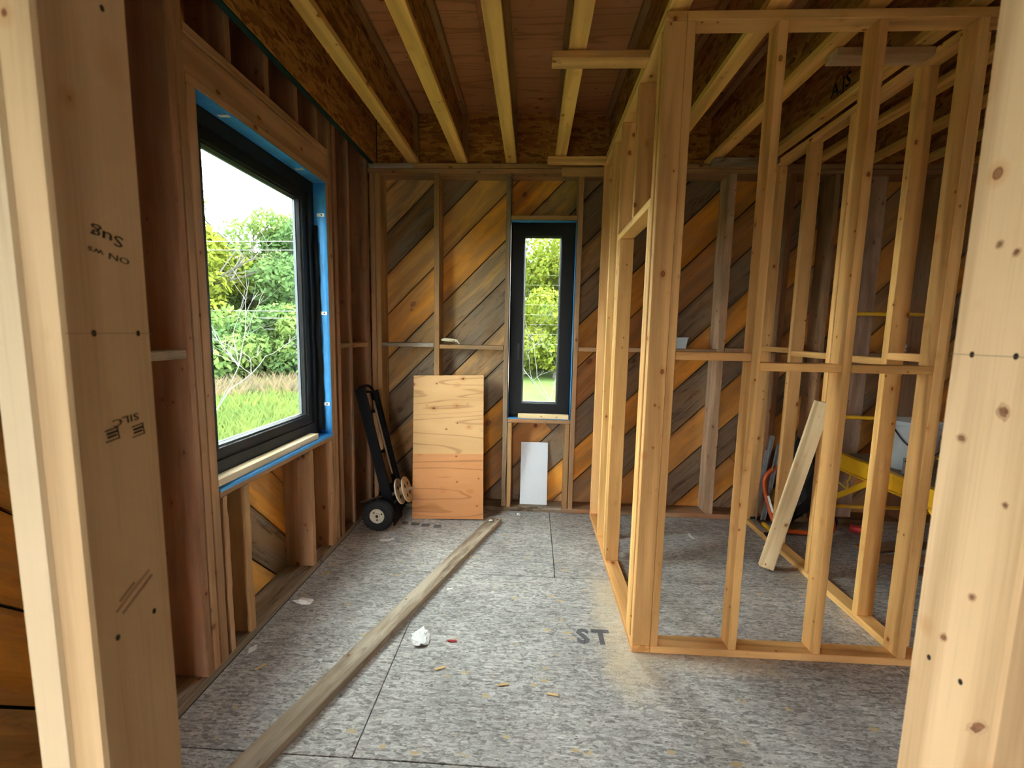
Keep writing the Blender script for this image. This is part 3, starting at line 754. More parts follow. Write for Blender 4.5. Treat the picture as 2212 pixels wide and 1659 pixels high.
# --- B: faces the viewer
YB0, YB1 = 2.046, 2.135
pb = tag(empty('stud_partition', (.62,YB0,0)), 'pale new stud partition facing the doorway, three open bays', 'wall frame')
def PB(name, x0,x1,z0,z1, col=NEW, y0=YB0, y1=YB1): return lum(name, pb, (x0-.62,y0-YB0,z0),(x1-.62,y1-YB0,z1), col)
PB('bottom_plate', .621,2.75,0,.038); PB('top_plate', .621,2.75,2.905,ZP)
PB('stud', .621,.657,.0385,2.9045)
bx = [(1.001,1.040),(1.405,1.444),(1.805,1.846),(2.21,2.248),(2.61,2.648)]
for a,c in bx: PB('stud', a,c,.0385,2.9045)
for a,c,z in ((.658,1.0,1.468),(1.041,1.404,1.425),(1.445,1.804,1.425)): PB('blocking', a,c,z,z+.038, NEWDK)
# --- C: runs away from the viewer on the right
XC0, XC1 = 1.85, 1.939
pc = tag(empty('stud_partition', (XC0,2.136,0)), 'pale new stud partition at right, with timber leaning on it', 'wall frame')
def PC(name, y0,y1,z0,z1, col=NEW): return lum(name, pc, (0,y0-2.136,z0),(XC1-XC0,y1-2.136,z1), col)
PC('bottom_plate', 2.137,3.70,0,.038); PC('top_plate', 2.137,3.70,2.905,ZP)
cy = [(2.137,2.175),(2.378,2.416),(2.82,2.858),(3.235,3.273),(3.655,3.693)]
for i,(a,c) in enumerate(cy): PC('stud', a,c,.0385,2.9045)
for a,c,z in ((2.176,2.377,1.475),(2.417,2.819,1.445),(2.859,3.234,1.45),(3.274,3.654,1.47)): PC('blocking', a,c,z,z+.038)
# nailers across the joists
def nailer(lo, hi, col, lab, w=0):
    o = lum('nailer', None, lo, hi, col, weather=w); tag(o, lab, 'timber'); return o
nl = nailer((.060,2.304,2.909),(.5305,2.393,2.946), NEW, 'pale flat nailer with stamped end, under the joists, nearer one left of partition')
nailer((.080,3.580,2.909),(.5305,3.669,2.946), NEW, 'pale flat nailer under the joists just before the back wall, left of partition')
nailer((1.40,2.300,2.909),(1.849,2.389,2.946), (.62,.42,.25), 'pale reddish nailer under joists inside the right-hand framed room')
nailer((1.36,3.600,2.909),(1.849,3.700,2.946), GREYW, 'weathered grey nailer by the back wall inside the right-hand framed room', .8)
M4 = frame4((.095-.2955,2.35-2.3485,-.0189),(-1,0,0),(0,1,0))
text_mesh('stamp', nl, 'XI', .03, INK_FAINT, frame4((-.2,-.012,-.0189),(0,1,0),(1,0,0)), 1)
text_mesh('stamp', nl, 'HEM', .016, INK_FAINT, frame4((-.2,.022,-.0189),(1,0,0),(0,-1,0)), 1)

# ================================================================== DOORWAY FRAME the viewer stands behind
df = tag(empty('doorway_frame', (0,.37,0)), 'near doorway of pale new studs framing the view on both sides', 'door frame')
def DF(name, x0,x1,z0,z1, col=NEW): return lum(name, df, (x0,0,z0),(x1,.089,z1), col)
XJ0, XJ1 = -.4146, .418
lj = DF('jamb_stud', XJ0-.0352,XJ0,.039,2.9045, (.72,.52,.29)); DF('king_stud', XJ0-.0715,XJ0-.0362,.039,2.9045, (.68,.53,.35))
rjm = DF('jamb_stud', XJ1,XJ1+.037,.039,2.9045, (.92,.66,.38)); DF('king_stud', XJ1+.038,XJ1+.075,.039,2.9045)
for x in (-.90,-1.30): DF('stud', x-.019,x+.019,.039,2.9045)
for x in (.92,1.32,1.73,2.13,2.54): DF('stud', x-.019,x+.019,.039,2.9045)
DF('bottom_plate', XL+.001,XJ0,0,.038, NEWDK); DF('bottom_plate', XJ1,2.75,0,.038, NEWDK)
DF('top_plate', XL+.001,2.75,2.905,ZP); DF('door_header', XJ0,XJ1,2.12,2.158)
def jamb_pt(px, py, xplane, eps):
    d = RC.T @ np.array([(px-1106)/FPX,(py-829.5)/FPX,1]); s = xplane/d[0]
    return Vector((xplane+eps, d[1]*s-.37, EYE+d[2]*s))
def dot(px, py, xp, eps, r, sz=1.5):
    c = jamb_pt(px,py,xp,eps); n = 12
    vs = [(c.x, c.y+r*math.cos(2*PI*k/n), c.z+r*sz*math.sin(2*PI*k/n)) for k in range(n)]+[(c.x-.004*(1 if eps>0 else -1), c.y+r*math.cos(2*PI*k/n), c.z+r*sz*math.sin(2*PI*k/n)) for k in range(n)]
    fs = [tuple(range(n)), tuple(range(2*n-1,n-1,-1))]+[(k,k+n,(k+1)%n+n,(k+1)%n) for k in range(n)]
    bm = bmesh.new(); bv = [bm.verts.new(v) for v in vs]
    for f in fs: bm.faces.new([bv[i] for i in f])
    return bm_obj('nail_hole', bm, INK, df)
for px,py in ((203,720),(298,720),(220,18),(255,1377),(333,1320)): dot(px,py,XJ0,.0004,.0021,1.4)
for px,py in ((2100,766),(2195,770),(2007,1420),(2075,1473)): dot(px,py,XJ1,-.0004,.0021,1.4)
KNOT = plain('knot_wood', (.30,.135,.06), .75, noise=.45, nscale=160); HALO = plain('knot_halo', (.66,.42,.22), .75, noise=.15, nscale=120)
def knot(px, py, r, sz, tilt, xp=XJ1):
    c = jamb_pt(px,py,xp,0); rr = random.Random(px)
    for nm, k, e, mt in (('knot_halo',1.7,.0002,HALO),('knot',1.0,.0004,KNOT)):
        n = 18; pts = []
        for i in range(n):
            a = 2*PI*i/n; q = r*k*(1+.16*rr.uniform(-1,1)); y, z = q*math.cos(a), q*sz*math.sin(a)
            pts.append((y*math.cos(tilt)-z*math.sin(tilt), y*math.sin(tilt)+z*math.cos(tilt)))
        vs = [(c.x-e, c.y+y, c.z+z) for y,z in pts]+[(c.x+.001, c.y+y, c.z+z) for y,z in pts]
        fs = [tuple(range(n)), tuple(range(2*n-1,n-1,-1))]+[(i,i+n,(i+1)%n+n,(i+1)%n) for i in range(n)]
        bm = bmesh.new(); bv = [bm.verts.new(v) for v in vs]
        for f in fs: bm.faces.new([bv[i] for i in f])
        bm_obj(nm, bm, mt, df)
for a in ((2160,528,.0022,1.2,.3),(2196,545,.0020,1.3,.5),(2168,890,.0036,1.3,-.3),(2078,947,.0034,.8,.2),(2100,1290,.0022,1.3,.4),(2038,1377,.0026,1.3,.5),(2112,1572,.0032,2.6,.6),(2172,1092,.0018,1.2,0)): knot(*a)
# pencil lines across both jambs
for z,xp,e in ((jamb_pt(250,720,XJ0,0).z,XJ0,.0002),(jamb_pt(2130,768,XJ1,0).z,XJ1,-.0002)):
    o = link('pencil_line', box_mesh(.0004,.088,.0007,0,INK_FAINT), None, df); o.location = (xp+e,.0445,z)
# stamps on the left jamb
def jtext(s, px, py, size, mat, ang, sx=1.0, flip=False):
    c = jamb_pt(px,py,XJ0,.0003); a = math.radians(ang)
    xv = Vector((0,math.cos(a),math.sin(a))); yv = Vector((0,-math.sin(a),math.cos(a)))
    if flip: xv, yv = -xv, -yv
    return text_mesh('stamp', df, s, size, mat, frame4(c, xv, yv), sx)
jtext('Sug', 232, 512, .015, INK, -8, 1.6, True)
jtext('ON ws', 236, 552, .0085, INK, -8, 1.7, True)
jtext('SILC', 272, 906, .0105, INK, 6, 1.5, True)
for px,py in ((242,939),(298,929)):
    c = jamb_pt(px,py,XJ0,.0003)
    for dy,dz,w,h in ((0,.0055,.014,.0011),(0,-.0055,.014,.0011),(.0065,0,.0011,.011),(0,.002,.011,.0022),(0,-.0015,.010,.0020)):
        o = link('stamp', box_mesh(.0004,w,h,0,INK), None, df); o.location = (c.x,c.y+dy,c.z+dz); o.rotation_euler = (math.radians(7),0,0)
for k,(px,py,w) in enumerate(((275,1278,.020),(288,1275,.046),(292,1290,.034),(320,1252,.012))):
    c = jamb_pt(px,py,XJ0,.0003); o = link('stamp', box_mesh(.0004,w,.0028,0,INK_FAINT), None, df); o.location = c; o.rotation_euler = (math.radians(30),0,0)

# ================================================================== LOOSE THINGS
# weathered board lying across the floor
A, B = Vector((-.277,3.50,.0195)), Vector((-1.05,1.12,.0195))
o = beam('floor_board', None, B, A, .105, .038, WOOD, color=(.50,.43,.34), weather=.45)
tag(o, 'long weathered grey board lying diagonally across the floor', 'board')
# plywood sheet leaning on the back wall
py0, py1 = 3.515, 3.722
ang = math.atan2(py1-py0, 1.20)
pw = link('plywood_sheet', box_mesh(.605,1.215,.015,.001,PLY), None)
pw.matrix_world = frame4((-.700,(py0+py1)/2-.008,.605),(1,0,.028),(-.028,(py1-py0)/1.20,1)) ; pw.color = (.66,.40,.205,.0)
pw.color = (.72,.42,.20,0)
v2 = link('face_veneer', box_mesh(.603,.545,.001,0,PLY), None, pw); v2.location = (0,-.334,.0081); v2.color = (.62,.28,.115,0)
v3 = link('face_veneer', box_mesh(.603,.666,.001,0,PLY), None, pw); v3.location = (0,.2725,.0081); v3.color = (.64,.385,.18,0)
tag(pw, 'reddish plywood half-sheet leaning against the back wall studs', 'plywood')
# white panel under narrow window
wp = link('white_board', box_mesh(.245,.014,.56,.002,PANEL), None); wp.location = (.038,3.853,.041+.276); wp.rotation_euler = (-.175,0,0)
tag(wp, 'glossy white board leaning in the bay below the narrow window', 'board')
# stick leaning on partition C
o = beam('leaning_timber', None, (1.625,2.90,.022),(1.823,2.795,1.185), .089, .038, WOOD, up=(-.35,-1,0), color=(.78,.60,.36))
tag(o, 'short pale timber leaning against the right-hand partition', 'timber')

# --- hand truck in the left corner
ht = tag(empty('hand_truck', (-1.2,3.30,0)), 'black hand truck with cream wheel hubs tipped into the left corner', 'hand truck')
def L(p): return Vector(p)-Vector((-1.2,3.30,0))
UPV = (0,1,0)
beam('rail', ht, L((-1.125,3.345,.17)), L((-1.350,3.345,1.12)), .075,.032, BLACKSTEEL, up=UPV)
beam('rail', ht, L((-1.085,3.555,.10)), L((-1.315,3.555,1.08)), .060,.032, BLACKSTEEL, up=UPV)
for f in (.12,.45,.8,.97):
    a = L((-1.125,3.36,.17)).lerp(L((-1.350,3.36,1.12)), f); c = L((-1.10,3.54,.16)).lerp(L((-1.322,3.54,1.10)), f)
    beam('cross_bar', ht, a, c, .03,.02, BLACKSTEEL)
tube('handle', ht, spline([L((-1.345,3.345,1.10)),L((-1.356,3.37,1.125)),L((-1.350,3.53,1.12)),L((-1.318,3.555,1.07))],6), .012, BLACKSTEEL)
beam('toe_plate', ht, L((-1.09,3.345,.085)), L((-1.09,3.555,.085)), .012,.17, BLACKSTEEL)
beam('axle_bracket', ht, L((-1.14,3.345,.20)), L((-1.19,3.335,.12)), .04,.02, BLACKSTEEL, up=UPV)
beam('axle_bracket', ht, L((-1.10,3.555,.20)), L((-1.19,3.57,.12)), .04,.02, BLACKSTEEL, up=UPV)
tube('axle', ht, [L((-1.19,3.24,.126)), L((-1.19,3.66,.126))], .009, STEEL)
beam('wooden_slat', ht, L((-1.118,3.40,.42)), L((-1.262,3.40,1.02)), .014,.012, WOOD, up=UPV, color=(.20,.14,.09))
for y in (3.265,3.635):
    wh = lathe('wheel', ht, [(.056,-.030),(.085,-.036),(.108,-.034),(.121,-.024),(.126,-.010),(.126,.010),(.121,.024),(.108,.034),(.085,.036),(.056,.030),(.056,-.030)], RUBBER, 36, 'Y', L((-1.19,y,.126)))
    bm = bmesh.new()
    for k in range(30):
        a = 2*PI*k/30
        for sgn in (-1,1):
            bmesh.ops.create_cube(bm, size=1, matrix=Matrix.Rotation(a+sgn*.04,4,'Z')@Matrix.Translation((.122,0,sgn*.017))@Matrix.Rotation(sgn*-.35,4,'Y')@Matrix.Diagonal((.011,.012,.018,1)))
    bm_obj('tread', bm, RUBBER, wh)
    lathe('hub', wh, [(.0,.026),(.012,.026),(.013,.034),(.020,.034),(.022,.018),(.036,.016),(.046,.022),(.057,.033),(.060,.030),(.060,-.030),(.057,-.033),(.040,-.018),(.0,-.022)], CREAM, 28)
    lathe('bearing', wh, [(0,.0355),(.009,.0355),(.011,.034)], BLACKSTEEL, 16)
    for k in range(3):
        h = lathe('hub_hole', wh, [(0,.0215),(.006,.0215),(.006,.010)], BLACKSTEEL, 10, 'Z', (.036*math.cos(2.1*k+.4),.036*math.sin(2.1*k+.4),.0))
# --- wooden cable reel on a steel rod
ra, rb = Vector((-1.392,3.42,.160)), Vector((-1.10,3.43,.252))
rd = (rb-ra).normalized()
rl = tag(empty('cable_reel', ra), 'wooden reel with two drilled discs on a steel rod beside the hand truck', 'reel')
rod = tube('rod', rl, [Vector((0,0,0)), (rb-ra)+rd*.16], .009, STEEL, 12)
q = Vector((0,0,1)).rotation_difference(rd)
for d in (.035,.095):
    fl = lathe('disc', rl, [(.016,-.006),(.105,-.006),(.107,-.004),(.107,.004),(.105,.006),(.016,.006),(.016,-.006)], WOOD, 32)
    fl.location = (rb-ra)+rd*d; fl.rotation_mode = 'QUATERNION'; fl.rotation_quaternion = q; fl.color = (.62,.50,.36,.1)
    for k in range(4):
        a = PI/4+PI/2*k; h = lathe('disc_hole', fl, [(0,-.0066),(.016,-.0066),(.016,.0066),(0,.0066)], INK, 12, 'Z', (.055*math.cos(a),.055*math.sin(a),0))
co = lathe('core', rl, [(.0105,-.0235),(.03,-.0235),(.03,.0235),(.0105,.0235)], WOOD, 24); co.location = (rb-ra)+rd*.065; co.rotation_mode = 'QUATERNION'; co.rotation_quaternion = q; co.color = (.55,.42,.28,.1)

# --- rope on the blocking
pts = []
for i in range(60):
    a = i*.42; r = .040+.016*math.sin(i*.37)
    pts.append((-.735+r*1.15*math.cos(a)+.0006*i, 3.765+.022*math.sin(a*1.0+.5), 1.478+.012+.012*math.sin(a*.5)**2+.0003*i))
pts += [(-.68+.010*k, 3.758, 1.484+.016*math.sin(k*.8)) for k in range(1,6)]
rp_ = tube('rope_bundle', None, spline(pts,3), .0068, ROPE, 6); tag(rp_, 'tangle of cream cotton rope sitting on the back wall blocking', 'rope')
# --- clear tub on blocking at right
ct = tag(empty('plastic_tub', (1.225,3.79,1.4735)), 'clear plastic tub sitting on back wall blocking behind the partition post', 'tub')
def taper_box(name, par, a0, b0, a1, b1, h, th, mat):
    vs, fs = [], []
    for (a,b_,z) in ((a0,b0,0),(a1,b1,h),(a1-th,b1-th,h),(a0-th,b0-th,th)):
        vs += [(-a,-b_,z),(a,-b_,z),(a,b_,z),(-a,b_,z)]
    for r in range(3):
        for k in range(4): fs.append((r*4+k,r*4+(k+1)%4,r*4+4+(k+1)%4,r*4+4+k))
    fs.append((3,2,1,0)); fs.append((12,13,14,15)); return mesh(name, vs, fs, mat, par)
taper_box('tub_body', ct, .058,.045,.068,.053,.088,.002, CLEARPL)
win_frame('rim', ct, -.073,.073,-.058,.058, [(0,.086),(.008,.086),(.008,.094),(0,.094)], lambda u,v,d: Vector((u,v,d)), CLEARPL)

# --- papers on the floor
def scrap(name, x, y, w, d, rot, lab, mat=PAPER, curl=.006, cat='paper', seed=0):
    rnd = random.Random(seed); n = 6; vs, fs = [], []
    for s in (0,1):
        for i in range(n+1):
            for j in range(3):
                u, v = i/n-.5, j/2-.5
                vs.append((u*w, v*d+ .25*d*math.sin(u*2.2), .0012+curl*(u*u*4)*(.6+.4*rnd.random())+(.0008 if s else 0)))
    N = (n+1)*3
    for i in range(n):
        for j in range(2):
            q = i*3+j; fs.append((q,q+1,q+4,q+3)); fs.append((N+q,N+q+3,N+q+4,N+q+1))
    bm = bmesh.new(); bv = [bm.verts.new(v) for v in vs]
    for f in fs: bm.faces.new([bv[i] for i in f])
    o = bm_obj(name, bm, mat); o.location = (x,y,0); o.rotation_euler = (0,0,rot); tag(o, lab, cat); return o
def crumple(name, x, y, r, lab, mat=PAPER, seed=0, sq=(1,1,.35), cat='paper', z=0):
    rnd = random.Random(seed); bm = bmesh.new(); bmesh.ops.create_icosphere(bm, subdivisions=3, radius=1)
    from mathutils import noise as mn
    for v in bm.verts:
        k = 1+.55*mn.noise(v.co*2.1+Vector((seed*3.1,0,0)))+.35*abs(mn.noise(v.co*5+Vector((0,seed,0))))
        v.co = Vector((v.co.x*k*sq[0]*r, v.co.y*k*sq[1]*r, v.co.z*k*sq[2]*r))
    mz = min(v.co.z for v in bm.verts)
    for v in bm.verts: v.co.z -= mz
    o = bm_obj(name, bm, mat); o.location = (x,y,z); tag(o, lab, cat); return o
scrap('paper_scrap', -1.067,3.10,.105,.034,.15, 'curved white paper strip on floor in front of hand truck wheel', seed=1, curl=.01)
scrap('paper_scrap', -1.345,1.93,.034,.040,.5, 'small square white paper on the floor under the large window', seed=2, curl=.002)
scrap('paper_scrap', -.474,2.513,.038,.016,0, 'tiny white paper tag on floor right of the long board', seed=3, curl=.003)
scrap('paper_scrap', 1.295,3.335,.075,.022,-.9, 'thin white paper curl on floor inside the framed room', seed=4, curl=.03)
crumple('paper_wad', -.544,2.06,.046, 'crumpled white tissue on floor in middle of the room', PAPER, 5, (.85,1.25,.25))
crumple('paper_wad', -1.285,2.305,.038, 'torn white paper scrap on the floor by the left wall plate', PAPER, 11, (1.3,.55,.3))
crumple('paper_wad', -.09,3.645,.014, 'tiny white paper bit on floor before the narrow window', PAPER, 8, (1,1,.6))
crumple('paper_wad', -.31,3.42,.010, 'tiny white paper pellet on far end of long board', PAPER, 13, (1.4,1,.7), z=.0385)
crumple('plastic_scrap', -.375,2.055,.014, 'small red plastic sliver on the floor near the tissue', RED, 9, (1.6,.4,.3), 'scrap')
# wood shavings on the floor
for k,(x,y,a) in enumerate(((-1.33,2.62,.3),(-1.25,1.80,.8),(-.12,1.79,.2),(.10,1.76,-.2),(-.42,1.86,.4))):
    o = beam('wood_shaving', None, (x,y,.004),(x+.05*math.cos(a),y+.05*math.sin(a),.006), .012,.003, WOOD, color=(.74,.54,.26))
    tag(o, ['yellow wood shaving on the floor by the far left wall studs','yellow wood shaving on the floor left of the long board','yellow wood shaving on floor below the printed letters, middle one','yellow wood shaving on floor just left of the partition corner','yellow wood shaving on the floor in front of the white tissue'][k], 'shaving', 'wood shavings on the floor')

# --- right-hand bay beyond partition C: scaffold, cart, bucket, oddments
SX0, SX1, SY0, SY1 = 2.51, 3.21, 2.33, 3.62
sf = tag(empty('scaffold', (SX0,SY1,0)), 'yellow steel rolling scaffold with plywood deck behind right-hand partition', 'scaffold')
def S(p): return Vector(p)-Vector((SX0,SY1,0))
ZD = .655
dk = lum('deck', sf, S((SX0+.03,SY0+.03,ZD-.02)), S((SX1-.03,SY1-.03,ZD+.004)), (.36,.27,.2), PLY, weather=.5)
for x in (SX0,SX1):
    sb = beam('side_beam', sf, S((x,SY0,ZD-.05)), S((x,SY1,ZD-.05)), .030,.115, YELLOW)
    beam('beam_lip', sf, S((x-.012,SY0,ZD+.010)), S((x-.012,SY1,ZD+.010)), .050,.010, YELLOW)
    beam('beam_lip', sf, S((x-.014,SY0,ZD-.110)), S((x-.014,SY1,ZD-.110)), .052,.010, YELLOW)
    beam('hinge_plate', sf, S((x-.022,3.02,ZD-.05)), S((x-.022,3.075,ZD-.05)), .012,.108, YELLOW)
    for y in (SY0,SY1):
        tube('leg', sf, [S((x,y,.14)), S((x,y,1.98))], .021, YELLOW, 12)
        lathe('caster', sf, [(.012,-.018),(.058,-.018),(.062,-.012),(.062,.012),(.058,.018),(.012,.018)], RUBBER, 24, 'Y', S((x,y,.062)))
        beam('caster_fork', sf, S((x,y,.06)), S((x,y,.15)), .05,.03, STEEL, up=UPV)
    beam('brace', sf, S((x-.018,3.22,ZD-.115)), S((x-.018,SY1-.02,.27)), .012,.042, YELLOW)
    beam('brace', sf, S((x-.018,2.73,ZD-.115)), S((x-.018,SY0+.02,.27)), .012,.042, YELLOW)
for y in (SY0,SY1):
    for z in (.20,.95,1.78):
        tube('rung', sf, [S((SX0,y,z)), S((SX1,y,z))], .016, YELLOW, 10)
tube('wire_hook', sf, spline([S((SX0-.03,3.40,ZD-.11)),S((SX0-.03,3.41,ZD-.16)),S((SX0-.03,3.43,ZD-.18)),S((SX0-.03,3.415,ZD-.205)),S((SX0-.03,3.43,ZD-.235)),S((SX0-.03,3.53,ZD-.215))],6), .006, YELLOW)
# bucket
bk = tag(empty('bucket', (2.735,3.20,ZD+.0045)), 'clear plastic bucket holding cable, standing on the scaffold deck', 'bucket')
lathe('bucket_body', bk, [(0,0),(.118,0),(.122,.004),(.142,.30),(.150,.302),(.150,.318),(.146,.322),(.152,.336),(.152,.352),(.146,.354),(.143,.34),(.138,.30),(.116,.008),(0,.008)], CLEARPL, 36)
tube('bail_handle', bk, spline([(-.150,0,.31),(-.12,-.10,.20),(0,-.165,.145),(.12,-.10,.20),(.150,0,.31)],8), .005, BLACKPL)
lathe('contents', bk, [(0,.012),(.112,.012),(.122,.16),(.05,.18),(0,.17)], WHITEPLASTIC, 24)
# steel brackets on the deck
for k,(x,y,lab) in enumerate(((2.585,3.06,'upright grey steel angle bracket on the scaffold deck before the bucket'),(2.62,3.00,'grey steel angle bracket lying flat on front edge of scaffold deck'))):
    b2 = tag(empty('angle_bracket', (x,y,ZD+.0045)), lab, 'bracket')
    lum('flange', b2, (-.018,-.002,0),(.018,.002,.115 if k == 0 else .03), (1,1,1), GALV, bev=.0005); lum('base', b2, (-.018,-.09,0),(.018,-.0025,.004), (1,1,1), GALV, bev=.0005)
    lathe('bolt_hole', b2, [(0,-.0026),(.006,-.0026),(.006,.0026),(0,.0026)], INK, 10, 'Y', (0,0,.09 if k == 0 else .017))
# orange tubular cart
oc = tag(empty('cart', (1.98,3.55,0)), 'orange tubular-frame cart standing behind right-hand partition', 'cart')
def C_(p): return Vector(p)-Vector((1.98,3.55,0))
tube('frame_tube', oc, spline([C_((2.36,3.66,.69)),C_((2.16,3.655,.58)),C_((2.02,3.65,.475)),C_((1.970,3.645,.40)),C_((1.972,3.63,.31)),C_((1.985,3.56,.17)),C_((2.000,3.50,.085)),C_((2.06,3.47,.036)),C_((2.20,3.46,.030)),C_((2.40,3.46,.030)),C_((2.445,3.48,.075)),C_((2.455,3.53,.17)),C_((2.44,3.60,.40)),C_((2.40,3.65,.62)),C_((2.36,3.66,.69))],6), .0185, ORANGE, 12)
tube('frame_tube', oc, [C_((2.00,3.58,.22)), C_((2.45,3.56,.22))], .012, ORANGE, 10)
beam('warning_label', oc, C_((1.974,3.595,.275)), C_((1.990,3.530,.155)), .034,.003, PAPER, up=(-1,-.6,0))
for x in (2.08,2.38): lathe('wheel', oc, [(.01,-.02),(.05,-.022),(.06,-.014),(.06,.014),(.05,.022),(.01,.02)], RUBBER, 24, 'X', C_((x,3.60,.060)))
# black sheet bundle
crumple('plastic_bundle', 2.22,3.595,.21, 'black plastic bundle slumped inside the orange cart frame', BAG, 21, (.62,.34,1.35), 'bundle', z=.04)
# galvanised rails leaning on the back wall
for k,(x,z1,dx) in enumerate(((1.985,.72,.055),(1.955,.60,.04),(2.03,.66,.05))):
    g = tag(empty('steel_rail', (x-dx,3.69-.02*k,.045)), ['tallest galvanised steel channel leaning on back wall by the orange cart','shortest galvanised steel channel leaning left of the taller ones','middle galvanised steel channel leaning on back wall, nearest the black bundle'][k], 'rail', 'galvanised channels')
    a, c = Vector((0,0,0)), Vector((2*dx*.8,.0,z1))
    beam('web', g, a, c, .032,.002, GALV, up=UPV); n_ = Vector((1,0,-2*dx*.8/z1)).normalized()
    for s in (-1,1): beam('lip', g, a+n_*s*.016+Vector((0,-.009,0)), c+n_*s*.016+Vector((0,-.009,0)), .002,.018, GALV, up=UPV)
# hand saw with yellow handle on the plate of partition C
hs = tag(empty('hand_saw', (1.905,3.50,.040)), 'black and yellow handled tool lying on the partition plate', 'hand tool')
beam('blade', hs, (-.005,.16,.006), (-.030,-.14,.006), .045,.003, GALV)
beam('grip', hs, (.03,.05,.016), (.022,-.09,.016), .030,.026, YELLOW, bev=.006)
beam('end_cap', hs, (-.035,-.13,.012), (-.045,-.20,.012), .040,.022, BLACKPL, bev=.005)
beam('end_cap', hs, (0,.15,.014), (-.002,.19,.014), .045,.026, BLACKPL, bev=.005)
# scrap lumber on the far right floor
for k,(p,q_,w,lab) in enumerate((((2.50,3.25,.012),(3.10,3.38,.012),.12,'brown scrap board on floor under the scaffold, farthest one'),((2.46,3.10,.012),(3.2,3.17,.012),.10,'brown scrap board on floor under the scaffold, middle one'),((2.55,2.97,.012),(3.2,2.90,.012),.09,'paler scrap board on floor under the scaffold, nearest one'))):
    o = beam('scrap_board', None, p, q_, w, .02, PLANK, color=(.34,.20,.11), weather=.3); tag(o, lab, 'board', 'scrap boards under the scaffold')
# bottle with a white cap
bo = tag(empty('bottle', (2.70,3.55,.034), (PI/2,0,.9)), 'small red bottle with white cap lying on floor under the scaffold', 'bottle')
lathe('bottle_body', bo, [(0,-.06),(.030,-.06),(.033,-.055),(.033,.04),(.016,.06),(0,.06)], RED, 20)
lathe('cap', bo, [(.0165,.058),(.022,.06),(.022,.10),(.016,.108),(0,.108)], WHITEPLASTIC, 20)
# small white bag on far blocking
crumple('plastic_bag', 3.02,3.775,.05, 'small crumpled white bag on back wall blocking at far right', PAPER, 31, (1,.7,.8), 'bag', z=1.467)

# ================================================================== OUTSIDE
ZG = -.75
gd = mesh('ground', [(-90,-60,ZG),(90,-60,ZG),(90,120,ZG),(-90,120,ZG)], [(0,1,2,3)], GROUND); tag(gd, 'green meadow and lawn outside the house', 'ground', kind='structure')
rdv = [(-60,12.5),(-26,17.5),(-8,19.5)]
vs, fs = [], []
for (x,y) in rdv: vs += [(x,y,ZG+.02),(x-.4,y+2.2,ZG+.02)]
rd_ = mesh('gravel_road', vs, [(0,2,3,1),(2,4,5,3)], CONCRETE); tag(rd_, 'pale gravel road beyond the tall grass', 'road', kind='structure')
def blades(name, n, region, hmin, hmax, color, seed, lab):
    rnd = np.random.default_rng(seed); vs = np.zeros((n*4,3)); fs = np.arange(n*4).reshape(n,4)
    x, y = region(rnd, n); h = rnd.uniform(hmin,hmax,n); a = rnd.uniform(0,2*PI,n); lean = rnd.uniform(.1,.55,n)*h; w = rnd.uniform(.006,.016,n)
    cx_, sy = np.cos(a), np.sin(a)
    for k,(s,t) in enumerate(((-1,0),(1,0),(.7,.6),(0,1))):
        vs[k::4,0] = x - sy*w*s + cx_*lean*t*t; vs[k::4,1] = y + cx_*w*s + sy*lean*t*t; vs[k::4,2] = ZG + h*t*(1-.12*t)
    me = bpy.data.meshes.new(name); me.from_pydata(vs.tolist(), [], fs.tolist()); me.update()
    o = link(name, me, LEAF); o.color = (*color,1); tag(o, lab, 'grass', kind='stuff'); return o
def reg(rnd, n):
    r = 4.2+16*rnd.random(n)**1.5; a = np.radians(rnd.uniform(-48,-20,n)); return r*np.sin(a), r*np.cos(a)
blades('meadow_grass', 26000, reg, .35, .80, (.10,.135,.042), 1, 'tall green meadow grass outside the large window')
def reg2(rnd, n):
    r = 14+7*rnd.random(n); a = np.radians(rnd.uniform(-48,-20,n)); return r*np.sin(a), r*np.cos(a)
blades('seed_grass', 4500, reg2, .6, 1.0, (.13,.10,.07), 2, 'pinkish tan seeding grass in front of the trees')
def grow(bm, p, d, r, depth, rnd, seg=4, length=1.0, droop=.0):
    if depth == 0 or r < .0025: return
    pts = [p]; q = p.copy(); dd = d.copy()
    for k in range(4):
        dd = (dd+Vector((rnd.uniform(-.2,.2),rnd.uniform(-.2,.2),rnd.uniform(-.12,.16)-droop))).normalized(); q = q+dd*length*.25; pts.append(q.copy())
    tube_bm(bm, pts, [r*(1-.12*k) for k in range(5)], seg, False)
    for k in range(rnd.choice((2,3,3))):
        nd = (dd+Vector((rnd.uniform(-.8,.8),rnd.uniform(-.8,.8),rnd.uniform(-.35,.5)))).normalized()
        grow(bm, pts[rnd.choice((2,3,4))], nd, r*.66, depth-1, rnd, 3, length*rnd.uniform(.6,.85), droop)
